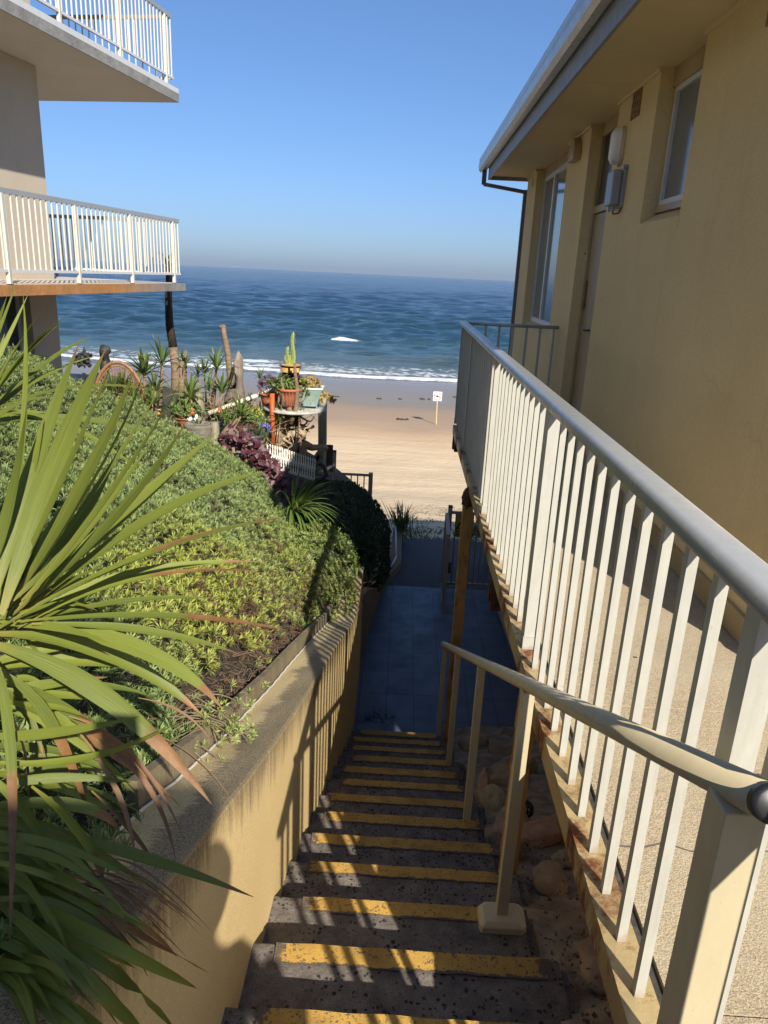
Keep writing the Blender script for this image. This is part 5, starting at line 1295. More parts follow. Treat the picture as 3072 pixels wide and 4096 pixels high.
extra = [(232, 862, 9.0, .34, .024, 'narrow leaved plant across the left half of the rattan chair'), (290, 862, 9.0, .30, .022, 'narrow leaved plant across the right half of the rattan chair'), (268, 835, 9.1, .26, .02, 'thin stalked plant before the middle of the rattan chair'),
         (330, 872, 9.1, .28, .03, 'low bright plant between chair and tall trunk'), (428, 815, 9.7, .24, .02, 'thin stalk topped with a small rosette above the twin stumps'), (452, 845, 9.2, .26, .024, 'rosette leaning over the concrete tub'), (540, 868, 9.5, .18, .016, 'tiny rosette touching the upper part of the white pipe'),
         (605, 912, 9.0, .22, .02, 'spiky plant in front of the driftwood roots'), (648, 900, 9.1, .20, .018, 'spiky plant hanging under the table edge'), (497, 930, 8.8, .24, .026, 'strap leaved plant left of the dark grey pot'), (560, 945, 8.8, .22, .02, 'grassy clump beside the blue flowers'), (376, 900, 9.0, .24, .026, 'low clump against the foot of the tall trunk'), (300, 885, 8.9, .26, .026, 'low clump at the right foot of the rattan chair')]
for i, (x, y, Yd, L_, w_, lb) in enumerate(extra): drac(x, y, x+rnd.uniform(-6, 6), y+45, Yd, 20, L_, w_, lb, 70+i, .011, 'leafC' if i % 2 else 'leafD')
b = MB()
for i in range(210):
    x = rnd.uniform(395, 650); y = rnd.uniform(880, 960) if x > 470 else rnd.uniform(880, 925); p = at(x, y, 9.0+rnd.uniform(-.1, .6)); q = p+Vector((rnd.gauss(0, .12), rnd.gauss(0, .05), rnd.uniform(.02, .26)))
    b.tube([p, p.lerp(q, .5)+Vector((rnd.gauss(0, .02), 0, .02)), q], [.004, .0035, .0015], 4, False)
tag(b.build('dry_stem_tangle', simple('straw_stems', (.34, .26, .14), (.2, .14, .07), 20, .9)), 'tangle of thin dry stems all through the pot garden', 'dry stems', kind='stuff')
# tall bare trunk
tp_ = empty('tall_bare_trunk_tree', at(372, 905, 14.7), 'tall thin bare trunk with a small leaf tuft at balcony height', 'tree')
b = MB(); pts = [at(380, 1010, 14.7), at(378, 905, 14.7), at(380, 860, 14.7), at(380, 800, 14.7), at(374, 750, 14.7), at(366, 700, 14.7), at(364, 650, 14.7), at(365, 600, 14.7), at(364, 575, 14.7)]
b.tube([p for p in pts[:5]], [.13, .125, .10, .088, .083], 10); b.build('trunk', 'trunk', tp_, True)
b = MB(); b.tube([p for p in pts[4:]], [.083, .078, .068, .06, .045], 10); b.build('upper_trunk', 'trunkdark', tp_, True)
b = MB(); c = at(364, 582, 14.7)
for i in range(22):
    a = i*2.4; el = -.2+1.6*i/22; d = Vector((math.cos(a)*math.cos(el), math.sin(a)*math.cos(el), math.sin(el))); L = rnd.uniform(.25, .42); t = c+d*L-Vector((0, 0, .08*(1-el)))
    b.leaf(bez(c, c+d*L*.6, t, 6), .045, rnd.random(), rnd.choice([1.2, .6]), 0, .3)
b.build('crown', 'leafD', tp_, True); b = MB(); reparent(tp_)
b.tube([at(388, 925, 9.5), at(392, 840, 9.5), at(393, 780, 9.5)], [.045, .04, .03], 9); tag(b.build('cut_trunk', 'trunk', None, True), 'cut off thin trunk just right of the tall bare trunk', 'trunk')
b = MB(); b.tube([at(402, 920, 9.8), at(400, 800, 9.8), at(401, 757, 9.8)], [.02, .022, .02], 9); tag(b.build('cut_trunk', 'trunk', None, True), 'slim taller cut trunk behind the short cut one', 'trunk')
# pole stump and driftwood spike
b = MB(); b.tube([at(503, 875, 9.9), at(497, 810, 9.9), at(492, 760, 9.9), at(484, 722, 9.9), at(482, 703, 9.9)], [.055, .045, .04, .035, .03], 10); b.blob(at(480, 706, 9.9), (.05, .03, .03), 2, .4, 2, 3)
tag(b.build('dead_trunk', 'trunk', None, True), 'tall slightly curved dead trunk standing beside the driftwood spike', 'trunk')
b = MB()
pts = [(515, 757), (524, 775), (526, 800), (527, 830), (528, 862), (522, 875), (480, 878), (484, 862), (492, 838), (500, 812), (506, 785), (509, 765)]
front = [at(x, y, 9.6) for x, y in pts]; n_ = len(pts); back = [at(x, y, 9.75) for x, y in pts]
import bmesh
def solid_from_outline(pts_, Y, th, name, mat, parent=None, sub=4, amp=.02, sc=6):
    "outline given real thickness, swollen in the middle, then roughened"
    n = len(pts_); P = [at(x, y, Y) for x, y in pts_]; c = sum(P, Vector())/n; vs = []; fs = []
    rings = [(.0, 1.), (.35, .92), (.7, .70), (1., .30)]
    for sgn in (-1, 1):
        for (h, k) in rings:
            for p in P:
                q = c+(p-c)*k; vs.append(q+Vector((0, sgn*th*h, 0))+Vector((mnoise.noise(q*sc), mnoise.noise(q*sc+Vector((5, 0, 0))), 0))*amp)
    m = len(rings)
    for s_ in range(2):
        o = s_*m*n
        for i in range(m-1):
            for j in range(n): q = (o+i*n+j, o+i*n+(j+1) % n, o+(i+1)*n+(j+1) % n, o+(i+1)*n+j); fs.append(q if s_ else q[::-1])
        fs.append(tuple(o+(m-1)*n+j for j in range(n)))
    b = MB(); b.add(vs, fs); return b.build(name, mat, parent, True)
tag(solid_from_outline(pts, 9.65, .12, 'driftwood_spike', 'drift'), 'pointed grey driftwood spike standing in the pot garden', 'driftwood')
# weathered log stumps
for i, (x0, x1, y0, y1, lb) in enumerate([(401, 418, 862, 930, 'leaning weathered timber stump left of its twin'), (417, 440, 848, 935, 'taller weathered timber stump behind the concrete tub'), (455, 472, 912, 950, 'short square timber stump beside the tub')]):
    Yd = 9.1 if i < 2 else 8.7; a, c_ = at(x0, y1, Yd), at(x1, y0, Yd); b = MB(); w = abs(c_.x-a.x)
    b.tube([((a.x+c_.x)/2, Yd, a.z-.05), ((a.x+c_.x)/2+.01, Yd, (a.z+c_.z)/2), ((a.x+c_.x)/2, Yd, c_.z)], [w/2*1.05, w/2, w/2*.95], 10); tag(b.build('timber_stump', 'oldwood', None, False), lb, 'stump', 'old timber stumps')
# leaning ringed trunk low
b = MB(); b.tube([at(476, 945, 8.6), at(492, 925, 8.6), at(512, 905, 8.7)], [.035, .03, .03], 9); tag(b.build('leaning_trunk', 'trunk', None, True), 'short ringed trunk leaning to the right below the white pipe', 'trunk')
# white pvc pipe with clips
pp = empty('white_pipe', at(455, 893, 9.2), 'white plastic pipe sloping up to the right over the pots', 'pipe')
b = MB(); A, B_ = at(434, 651/1.0+0, 9.2), None
A, B_ = at(int((700+318*.4219)/1.8517), int((1300+842*.4219)/1.8517), 9.1), at(int((700+975*.4219)/1.8517), int((1300+598*.4219)/1.8517), 9.5)
b.tube([A, B_], .028, 12); b.build('tube', 'pvc', pp, True)
for t in (.40, .52, .60):
    q = A.lerp(B_, t); d = (B_-A).normalized(); b = MB(); b.tube([q-d*.012, q+d*.012], .032, 12); b.build('clip', 'greypot', pp, True)
reparent(pp)
b = MB(); b.tube([at(590, 970, 9.0), at(588, 850, 9.0)], .030, 10); tag(b.build('rusty_pole', 'rustpole', None, True), 'upright orange rusty pole in the pot garden', 'pole')
# wooden posts
b = MB(); p0, p1 = at(700, 1040, 11.2), at(698, 851, 11.2); zs_ = np.linspace(p0.z-.5, p1.z, 14)
b.tube([(p1.x+.004*math.sin(i), 11.2, z) for i, z in enumerate(zs_)], .068, 14); tag(b.build('timber_post', 'oldwood', None, True), 'thick weathered grey timber post with sand behind it', 'post')
b = MB(); p1 = at(712, 962, 11.9); b.tube([(p1.x, 11.9, p1.z-1.2), (p1.x, 11.9, p1.z)], .06, 14); tag(b.build('timber_post', 'trunkdark', None, True), 'short dark timber post behind the thick grey one', 'post')
# picket fence
pk = empty('picket_fence', at(560, 975, 8.8), 'miniature white picket fence leaning along the pot garden edge', 'fence')
A, B_ = at(578, 967, 8.9), at(680, 1000, 9.3); dv = (B_-A)
for row in range(2):
    off = Vector((0, -.08*row, -.125*row-.03))
    for i in range(21):
        q = A+dv*(i/20)+off; h = .15
        b = MB(); s_ = dv.normalized()*.0078; pts = [q-s_, q+s_, q+s_+Vector((0, 0, h*.55)), q+s_*.5+Vector((0, 0, h*.6)), q+s_*.5+Vector((0, 0, h*.68)), q+s_*1.2+Vector((0, 0, h*.78)), q+s_*1.0+Vector((0, 0, h)), q-s_*1.0+Vector((0, 0, h)), q-s_*1.2+Vector((0, 0, h*.78)), q-s_*.5+Vector((0, 0, h*.68)), q-s_*.5+Vector((0, 0, h*.6)), q-s_+Vector((0, 0, h*.55))]
        pts = [p-Vector((0, 0, h*.45)) for p in pts]; b.prism(pts, (.003, .012, 0)); b.build('picket', 'white', pk)
    b = MB(); b.bar(A+off+Vector((0, -.008, -.045)), B_+off+Vector((0, -.008, -.045)), .012, .03, side=(0, 1, 0)); b.build('rail', 'white', pk)
reparent(pk)
# cactus pot on pedestal pot
def V3(x, y, Y): return at(x, y, Y)
def pot(label, cx, ytop, ybot, wpx, Y, mat, name='plant_pot', taper=.7, rim=True, group='pots in the beach garden', soil=True, cat='pot'):
    c = at(cx, ybot, Y); t = at(cx, ytop, Y); h = t.z-c.z; rr_ = wpx*VS/FPX*Y/2*1.05
    o = empty(name, c, label, cat, group); b = MB(); pr = [(rr_*taper*.98, 0), (rr_*taper, 0), (rr_*(taper+1)/2, h*.5), (rr_*.96, h*.85)]
    pr += [(rr_*1.06, h*.86), (rr_*1.06, h), (rr_*.9, h), (rr_*.88, h*.88)] if rim else [(rr_, h), (rr_*.9, h), (rr_*.88, h*.9)]
    b.lathe(c, pr, 22); b.build('body', mat, o, True, bevel=0); reparent(o); return o, c, t, rr_, h
o, c, t, r_, h = pot('brown glazed pot with two ochre panels holding a cactus', 628, 787, 808, 44, 9.3, 'brownpot', taper=.78)
for s_ in (-1, 1):
    b = MB(); 
    for k in range(4):
        a0 = -math.pi/2+s_*(.10+.95*k/4); a1 = -math.pi/2+s_*(.10+.95*(k+1)/4)
        pts = [(c.x+r_*1.01*math.cos(a), c.y+r_*1.01*math.sin(a), z) for a, z in ((a0, c.z+h*.28), (a1, c.z+h*.28), (a1, c.z+h*.74), (a0, c.z+h*.74))]
        b.add(pts, [(0, 1, 2, 3) if s_ > 0 else (3, 2, 1, 0)])
    b.build('ochre_panel', 'ochre', o)
reparent(o)
b = MB(); b.lathe((c.x, c.y, t.z-.012), [(r_*.9, .004), (r_*1.075, .004), (r_*1.075, .011), (r_*.9, .011)], 22); b.build('rim', 'ochre', o, True); reparent(o)
cc = empty('cactus', t, 'spiny green column cactus cluster in the top pot', 'cactus')
for (dx, h_, r2) in ((.03, .42, .022), (-.035, .24, .018), (-.06, .13, .013), (.0, .14, .013), (-.015, .10, .012)):
    b = MB(); n_ = 12; rings = 14; vs = []; fs = []
    for i in range(rings):
        z = h_*i/(rings-1); k = r2*(1 if i < rings-2 else (.8 if i == rings-2 else .3))*(1+.08*(i % 2))
        for j in range(n_): a = 2*math.pi*j/n_; q = k*(1 if j % 2 else .72); vs.append((t.x+dx+q*math.cos(a)+.01*math.sin(i*.5), t.y+q*math.sin(a), t.z-.02+z))
    fs = [(i*n_+j, i*n_+(j+1) % n_, (i+1)*n_+(j+1) % n_, (i+1)*n_+j) for i in range(rings-1) for j in range(n_)]+[tuple((rings-1)*n_+j for j in range(n_))]
    b.add(vs, fs)
    for i in range(int(h_*160)):
        z = rnd.uniform(.02, h_); a = rnd.uniform(0, 6.28); q = Vector((t.x+dx+r2*math.cos(a), t.y+r2*math.sin(a), t.z+z)); b.bar(q, q+Vector((math.cos(a), math.sin(a), .3))*.012, .002)
    b.build('cactus_column', 'yleaf' if h_ < .15 else 'leafCac', cc) if False else b.build('cactus_column', simple('cactus_green', (.20, .26, .05), (.30, .33, .10), 40, .6) if h_ > .15 else M['yleaf'], cc)
reparent(cc)
pot('dark brown glazed pot used as a stand under the cactus pot', 629, 812, 840, 44, 9.3, 'brownpot', taper=.72)
# terracotta pots
o, c, t, r_, h = pot('fluted terracotta pot on the round white table', 625, 838, 876, 50, 9.1, 'terracotta', taper=.62)
b = MB()
for k in range(22):
    a = 2*math.pi*k/22; b.tube([(c.x+r_*.63*math.cos(a), c.y+r_*.63*math.sin(a), c.z+.01), (c.x+r_*.97*math.cos(a), c.y+r_*.97*math.sin(a), c.z+h*.83)], .006, 5)
b.build('fluting', 'terracotta', o); reparent(o)
pot('plain terracotta pot of the mauve plant behind the orange pole', 582, 848, 876, 40, 9.35, 'terracotta', taper=.7)
pot('small terracotta pot with jade plant beside the stumps', 398, 902, 918, 34, 9.0, 'terracotta', taper=.7)
pot('dark grey plastic pot behind the purple leaves', 545, 937, 985, 50, 8.75, 'greypot', taper=.75)
pot('wide round concrete tub beside the timber stumps', 430, 915, 955, 62, 8.7, 'concpot', taper=.85, rim=False)
pot('yellow bucket standing right of the rattan chair', 341, 885, 896, 13, 9.3, 'ochre', taper=.9)
# round table
tb = empty('round_table', at(640, 878, 9.3), 'round white topped table carrying the pots', 'table')
c = at(638, 880, 9.3); b = MB(); b.lathe((c.x, c.y, c.z-.03), [(.36, 0), (.40, .005), (.405, .025), (.39, .035)], 32); b.build('top', simple('chipped_white_table', (.5, .49, .45), (.3, .28, .24), 8, .6), tb, True)
b = MB(); b.tube([(c.x, c.y, c.z-.03), (c.x, c.y, c.z-.7)], .06, 10); b.build('pedestal', 'blackcap', tb, True); reparent(tb)
# green planter
gp = empty('square_planter', at(672, 868, 9.3), 'pale green tapered square planter with white rim', 'planter', 'pots in the beach garden')
c = at(671, 872, 9.3); t = at(676, 838, 9.3); h = t.z-c.z
b = MB(); lo = [(c.x+sx*.085, c.y+sy*.085, c.z-.02) for sx, sy in ((-1, -1), (1, -1), (1, 1), (-1, 1))]; hi = [(t.x+sx*.13, t.y+sy*.13, t.z) for sx, sy in ((-1, -1), (1, -1), (1, 1), (-1, 1))]
b.add(lo+hi, [(0, 3, 2, 1), (0, 1, 5, 4), (1, 2, 6, 5), (2, 3, 7, 6), (3, 0, 4, 7), (4, 5, 6, 7)]); b.build('body', 'tubgreen', gp)
b = MB(); 
for (a, q) in ((0, 1), (1, 2), (2, 3), (3, 0)): b.bar(Vector(hi[a])+Vector((0, 0, .008)), Vector(hi[q])+Vector((0, 0, .008)), .02, .016, side=(0, 0, 1))
b.build('rim', 'tubrim', gp); reparent(gp)
# potted plants: leafy blobs made of leaves
def leafy(name, cx, cyy, Y, rad, n, L, wr_, mat, label, seed, cat='plant', nl=6, group='small potted plants'):
    c = at(cx, cyy, Y); r = np.random.RandomState(seed); d = r.normal(0, 1, (n, 3)); d /= np.linalg.norm(d, axis=1, keepdims=True); d = d[d[:, 2] > -.4]
    P = np.array(c)+d*np.array(rad)*r.uniform(.55, 1.05, (len(d), 1)); V, F, H = clusters(P, d+r.normal(0, .3, d.shape), np.full(len(P), L)*r.uniform(.6, 1.3, len(P)), nl, wr_, (.3, 1.4), .1, seed)
    rep = nl*4; o = npmesh(name, V, F, mat, {'h': H, 'rnd': np.repeat(r.uniform(0, 1, len(P)), rep), 'yel': np.zeros(len(P)*rep), 'dry': np.zeros(len(P)*rep)})
    return tag(o, label, cat, group)
leafy('potted_plant', 580, 832, 9.35, (.13, .12, .10), 120, .05, .3, 'mauve', 'mauve leaved plant at the upper end of the white pipe', 1)
leafy('potted_plant', 668, 828, 9.3, (.14, .12, .07), 150, .045, .35, 'oleaf', 'orange and yellow succulents filling the green planter', 2)
leafy('potted_plant', 612, 835, 9.1, (.14, .10, .07), 60, .09, .3, 'gleaf', 'green strap leaved plant in the fluted terracotta pot', 3)
leafy('potted_plant', 648, 845, 9.2, (.09, .10, .12), 50, .06, .6, 'gleaf', 'round leaved green plant between pot and planter', 4)
leafy('potted_plant', 694, 862, 9.3, (.17, .08, .06), 60, .06, .4, 'oleaf', 'reddish drooping leaves reaching from the planter to the post', 5)
leafy('potted_plant', 405, 888, 9.0, (.18, .12, .16), 220, .04, .5, 'gleaf', 'rounded dark green jade bush beside the stumps', 6)
leafy('potted_plant', 545, 905, 9.0, (.2, .12, .12), 130, .05, .45, 'gleaf', 'green leafy plant with yellow flowers in the dark pot', 7)
leafy('potted_plant', 548, 892, 8.95, (.12, .05, .04), 30, .04, .6, 'yleaf', 'yellow flowers over the dark grey pot', 8)
leafy('potted_plant', 536, 925, 8.9, (.16, .1, .08), 90, .05, .3, 'litter', 'dry brown foliage hanging over the dark grey pot', 12)
leafy('potted_plant', 562, 905, 9.3, (.3, .2, .10), 160, .07, .12, 'yleaf', 'pale wispy growth behind the yellow flowers', 13)
leafy('potted_plant', 500, 900, 9.4, (.3, .2, .14), 160, .08, .15, 'gleaf', 'green wispy growth under the middle of the white pipe', 14)
leafy('potted_plant', 285, 865, 9.5, (.3, .2, .2), 160, .06, .4, 'gleaf', 'dark foliage behind the rattan chair back', 15)
blue = simple('blue_violet_flower', (.14, .14, .5), (.2, .2, .6), 30, .5)
M['blue'] = blue
leafy('agapanthus_flower', 571, 928, 8.9, (.07, .05, .07), 70, .03, .35, 'blue', 'blue agapanthus flower heads left of the orange pole', 9, 'flower', group=None)
b = MB(); b.tube([at(570, 980, 8.95), at(571, 935, 8.9)], .006, 6); tag(b.build('flower_stem', 'gleaf', None, True), 'green stalk below the blue flower heads', 'stalk')
# garden figures seen as orange-red and white spots
for i, (x, y, s_, mt, lb) in enumerate([(413, 886, .055, 'gnome', 'small orange red figurine left of the stumps'), (424, 902, .045, 'signwhite', 'small pale shell ornament on the tub'), (410, 902, .045, 'signwhite', 'small white ornament beside the red figurine'), (474, 886, .035, 'gnome', 'small orange ornament under the low end of the white pipe'), (478, 950, .03, 'gnome', 'tiny red ornament beside the leaning trunk')]):
    b = MB(); c = at(x, y, 8.95); b.lathe(c, [(.001, -s_), (s_*.7, -s_*.9), (s_*.8, -s_*.2), (s_*.45, .1*s_), (s_*.5, s_*.4), (s_*.3, s_*.9), (.001, s_)], 12); tag(b.build('garden_ornament', mt, None, True), lb, 'ornament', 'small garden ornaments')
# purple trailing plant
pu = empty('purple_plant', at(560, 990, 8.5), 'dark purple heart leaved plant sprawling over the picket fence', 'plant')
b = MB(); rr = random.Random(3)
def heart(b, c, n, s_, a):
    n = Vector(n).normalized(); x = n.cross(Vector((0, 0, 1)))
    x = x.normalized() if x.length > .01 else Vector((1, 0, 0)); y = n.cross(x); x, y = x*math.cos(a)+y*math.sin(a), y*math.cos(a)-x*math.sin(a)
    pts = [(0, .15), (.35, .45), (.62, .2), (.5, -.3), (0, -.9), (-.5, -.3), (-.62, .2), (-.35, .45)]
    vs = [c]+[c+(x*p[0]+y*p[1])*s_+n*(-.12*s_*abs(p[0])) for p in pts]; b.add(vs, [(0, i+1, (i+1) % 8+1) for i in range(8)])
path = [(482, 948), (505, 945), (525, 955), (545, 965), (560, 985), (575, 1000), (590, 1015), (600, 1035), (612, 1045), (622, 1030)]
for i in range(230):
    t = rr.random()*(len(path)-1); k = int(t); f_ = t-k; x = path[k][0]*(1-f_)+path[k+1][0]*f_+rr.gauss(0, 12); y = path[k][1]*(1-f_)+path[k+1][1]*f_+rr.gauss(0, 14); Yd = 8.35-.25*t/9+rr.gauss(0, .08)
    heart(b, at(x, y, Yd), (rr.gauss(.1, .5), -1+rr.gauss(0, .4), .8+rr.gauss(0, .4)), rr.uniform(.035, .075), rr.uniform(-1.2, 1.2)+math.pi)
b.build('leaves', 'purple', pu)
b = MB(); b.tube([at(x, y+5, 8.35-.25*i/9) for i, (x, y) in enumerate(path)], .012, 6); b.build('stems', 'stem', pu, True); reparent(pu)
# tangled roots
tr_ = empty('tangled_driftwood_roots', at(640, 960, 9.4), 'tangle of pale twisted driftwood roots under the round table', 'driftwood')
b = MB(); rr = random.Random(9)
def wob(p0, p1, r0, r1, k=.06, n=9):
    P = []; off = Vector((rr.gauss(0, 1), rr.gauss(0, 1), rr.gauss(0, 1)))*9
    for i in range(n):
        t = i/(n-1); q = p0.lerp(p1, t); P.append(q+Vector((mnoise.noise(q*5+off), mnoise.noise(q*5-off)*.7, mnoise.noise(q*5+off*2)))*k*math.sin(math.pi*t)*2)
    b.tube(P, [r0+(r1-r0)*i/(n-1) for i in range(n)], 8)
wob(at(585, 975, 9.2), at(600, 880, 9.3), .10, .06, .05); wob(at(598, 972, 9.3), at(625, 900, 9.4), .09, .045); wob(at(640, 1000, 9.4), at(640, 945, 9.4), .07, .06, .04); wob(at(655, 1010, 9.5), at(645, 950, 9.4), .055, .075)
wob(at(645, 955, 9.4), at(706, 969, 9.8), .06, .032, .02); wob(at(600, 945, 9.3), at(660, 940, 9.3), .05, .06); wob(at(612, 960, 9.3), at(632, 880, 9.4), .06, .03)
wob(at(640, 950, 9.4), at(664, 925, 9.4), .07, .03); wob(at(630, 985, 9.2), at(618, 1000, 9.2), .06, .03)
for i in range(70):
    a = at(rr.uniform(605, 655), rr.uniform(895, 960), 9.2+rr.uniform(0, .5)); c = a+Vector((rr.gauss(0, .16), rr.gauss(0, .08), rr.gauss(0, .14))); wob(a, c, rr.uniform(.008, .025), .004, .08, 7)
b.build('roots', 'root', tr_, True)
b = MB(); b.blob(at(618, 985, 9.4), (.16, .1, .13), 3, .3, 2, 2); b.blob(at(640, 985, 9.5), (.12, .1, .16), 3, .3, 2, 4); b.build('root_bole', 'root', tr_, True)
b = MB(); b.tube([at(612, 875, 9.0), at(610, 840, 9.0), at(608, 815, 9.0)], [.028, .02, .012], 8); b.tube([at(628, 915, 9.0), at(640, 880, 9.0), at(642, 840, 9.0), at(637, 800, 9.0), at(637, 784, 9.0)], [.035, .03, .026, .02, .014], 8); b.tube([at(632, 905, 9.05), at(624, 880, 9.0)], [.04, .03], 8)
b.build('upright_branches', 'trunk', tr_, True)
reparent(tr_)
tag(solid_from_outline([(668, 1003), (672, 990), (685, 975), (695, 965), (702, 968), (698, 985), (688, 1000), (680, 1012)], 9.6, .05, 'driftwood_chunk', 'drift'), 'grey driftwood chunk leaning beside the thick timber post', 'driftwood')
b = MB(); P = [at(668, 988, 10), at(680, 992, 10), at(700, 1008, 10), at(706, 1025, 10), at(695, 1035, 10), at(680, 1034, 10)]; b.tube(P, .032, 10); tag(b.build('grey_hose', 'greypot', None, True), 'curved grey hose end beside the thick timber post', 'hose')
# bed edge boards + backing so that no sand shows beneath
b = MB(); b.bar(at(430, 955, 8.75), at(590, 978, 9.3), .04, .14, side=(0, 1, 0)); tag(b.build('bed_board', 'oldwood'), 'weathered board edging the pot garden behind the purple plant', 'board')

# ------------------------------------------------------------------ rattan chair, charred sculptures, table
rc = empty('rattan_chair', at(262, 890, 9.2), 'large round brown rattan peacock chair back at the garden edge', 'chair')
c = at(262, 905, 9.2); A0 = at(322, 900, 9.2); T0 = at(250, 782, 9.2)
W_ = abs(A0.x-c.x); Hh = T0.z-c.z
def arcp(k, n=22, a0=-.15, a1=math.pi+.15): return [(c.x+W_*k*math.cos(a), 9.2+.12*(1-k), c.z+Hh*k*math.sin(a)) for a in np.linspace(a0, a1, n)]
b = MB(); b.tube(arcp(1.), .022, 8); b.tube(arcp(.94), .012, 6); b.build('outer_hoop', 'cane', rc, True)
b = MB()
for k in np.linspace(.25, .88, 9): b.tube(arcp(k), .007, 5)
for a in np.linspace(0, math.pi, 30): b.tube([(c.x+.1*W_*math.cos(a), 9.3, c.z+.1*Hh*math.sin(a)), (c.x+W_*.97*math.cos(a), 9.2, c.z+Hh*.97*math.sin(a))], .006, 5)
b.build('woven_back', 'cane', rc)
b = MB(); b.tube([(c.x+W_, 9.2, c.z-.05), (c.x+W_*.98, 9.2, c.z-.35)], .03, 8); b.tube([(c.x-W_, 9.2, c.z-.05), (c.x-W_*.98, 9.2, c.z-.3)], .03, 8); b.build('leg', 'cane', rc, True)
b = MB(); b.lathe((c.x, 9.65, c.z-.02), [(.3, 0), (.34, .01), (.34, .05), (.3, .06)], 20); b.build('seat', 'cane', rc, True)
reparent(rc)
def charred(name, pts_, Y, th, lb): return tag(solid_from_outline(pts_, Y, th, name, 'black', amp=.05, sc=9), lb, 'sculpture', 'charred wood sculptures')
charred('charred_wood_stump', [(220, 800), (218, 772), (215, 758), (216, 747), (226, 744), (238, 749), (240, 760), (236, 768), (235, 785), (234, 805)], 9.8, .07, 'tall black charred wood figure above the rattan chair')
b = MB(); b.tube([at(150, 790, 9.9), at(165, 778, 9.9), at(176, 772, 9.9)], [.012, .016, .02], 6)
for i in range(26): a = rnd.uniform(0, 6.28); q = at(180, 774, 9.9); b.tube([q+Vector((rnd.gauss(0, .05), rnd.gauss(0, .03), rnd.gauss(0, .04))), q+Vector((math.cos(a)*rnd.uniform(.08, .15), rnd.gauss(0, .04), math.sin(a)*rnd.uniform(.05, .14)))], [.03, .008], 6)
b.tube([at(181, 768, 9.9), at(181, 757, 9.9), at(182, 750, 9.9)], [.014, .012, .01], 6)
tag(b.build('charred_branch', 'black', None, True), 'black knotted branch reaching out left of the charred figure', 'sculpture', 'charred wood sculptures')
dt_ = empty('dark_bench_table', at(170, 828, 9.6), 'dark outdoor table edge beside the apartment pillar', 'table')
A, B_ = at(128, 826, 10.2), at(212, 826, 9.6); b = MB(); b.obox((A+B_)/2+Vector((0, .25, 0)), ((B_.x-A.x)/2, -.02, 0), (0, .28, 0), (0, 0, .035)); b.build('top', 'darkwood', dt_)
for q in (A.lerp(B_, .1), A.lerp(B_, .62), A.lerp(B_, .95)):
    b = MB(); b.bar(q+Vector((0, .05, -.6)), q+Vector((0, .05, .12 if q is not A else 0)), .035); b.build('leg', 'darkwood', dt_)
reparent(dt_)

# ------------------------------------------------------------------ apartment block on the left
ab = empty('apartment_building', (-7, 11, -2), 'beige apartment block with stacked concrete balconies on the left', 'building')
C0 = Vector((-4.09, 14.0, 0)); S_ = Vector((-.1377, -.9905, 0)).normalized(); W2 = Vector((-.9905, .1377, 0))
def lp(s_, w, z): return C0+S_*s_+W2*w+Vector((0, 0, z))
def lbox(b, s0, s1, w0, w1, z0, z1): 
    c = lp((s0+s1)/2, (w0+w1)/2, (z0+z1)/2); b.obox(c, S_*(s1-s0)/2, W2*(w1-w0)/2, Vector((0, 0, (z1-z0)/2)))
b = MB(); lbox(b, 2.28, 14, 1.15, 8, -.46, 2.615); lbox(b, 2.28, 14, 1.15, 8, 2.76, 5.9); b.build('wall', 'lbwall', ab)
b = MB(); lbox(b, 2.28, 2.95, 1.15, 1.42, -3.2, -.47); lbox(b, 5.6, 14, 1.15, 1.42, -3.2, -.47); lbox(b, 2.28, 2.6, 4, 8, -3.2, -.47); b.build('lower_pillar', 'lbwall', ab)
b = MB(); lbox(b, 2.9, 6, 1.36, 1.40, -2.0, -.48); o = b.build('sliding_door', 'glass', ab)
b = MB(); lbox(b, 2.95, 3.0, 1.33, 1.36, -2.0, -.48); lbox(b, 3.75, 3.82, 1.33, 1.36, -2.0, -.48); lbox(b, 4.55, 4.62, 1.33, 1.36, -2.0, -.48); b.build('frame', 'winframe', o)
b = MB(); lbox(b, 2.96, 3.7, 1.40, 1.44, -2.0, -.48); b.build('curtain', 'frost', o)
for (z0, z1, nm) in ((-.465, -.335, 'lower'), (2.62, 2.755, 'upper')):
    b = MB(); lbox(b, 0, 14, 0, 5.2, z0+.004, z1); b.build('balcony_slab', 'lbslab', ab)
    b = MB(); lbox(b, .012, 14, .012, 5.2, z0, z0+.003); b.build('balcony_underside', 'lbsoffit', ab)
b = MB(); lbox(b, .28, 14, .10, 5.0, -.334, -.322); b.build('balcony_tiles', 'tileflr', ab)
b = MB(); lbox(b, .0, 14, .0, .03, 2.757, 2.83); lbox(b, .0, .03, .031, 5, 2.757, 2.83); b.build('white_flashing', 'whitetrim', ab)
b = MB(); lbox(b, -.5, 14, -.3, 8, 5.9, 6.05); b.build('roof', 'lbslab', ab)
reparent(ab)
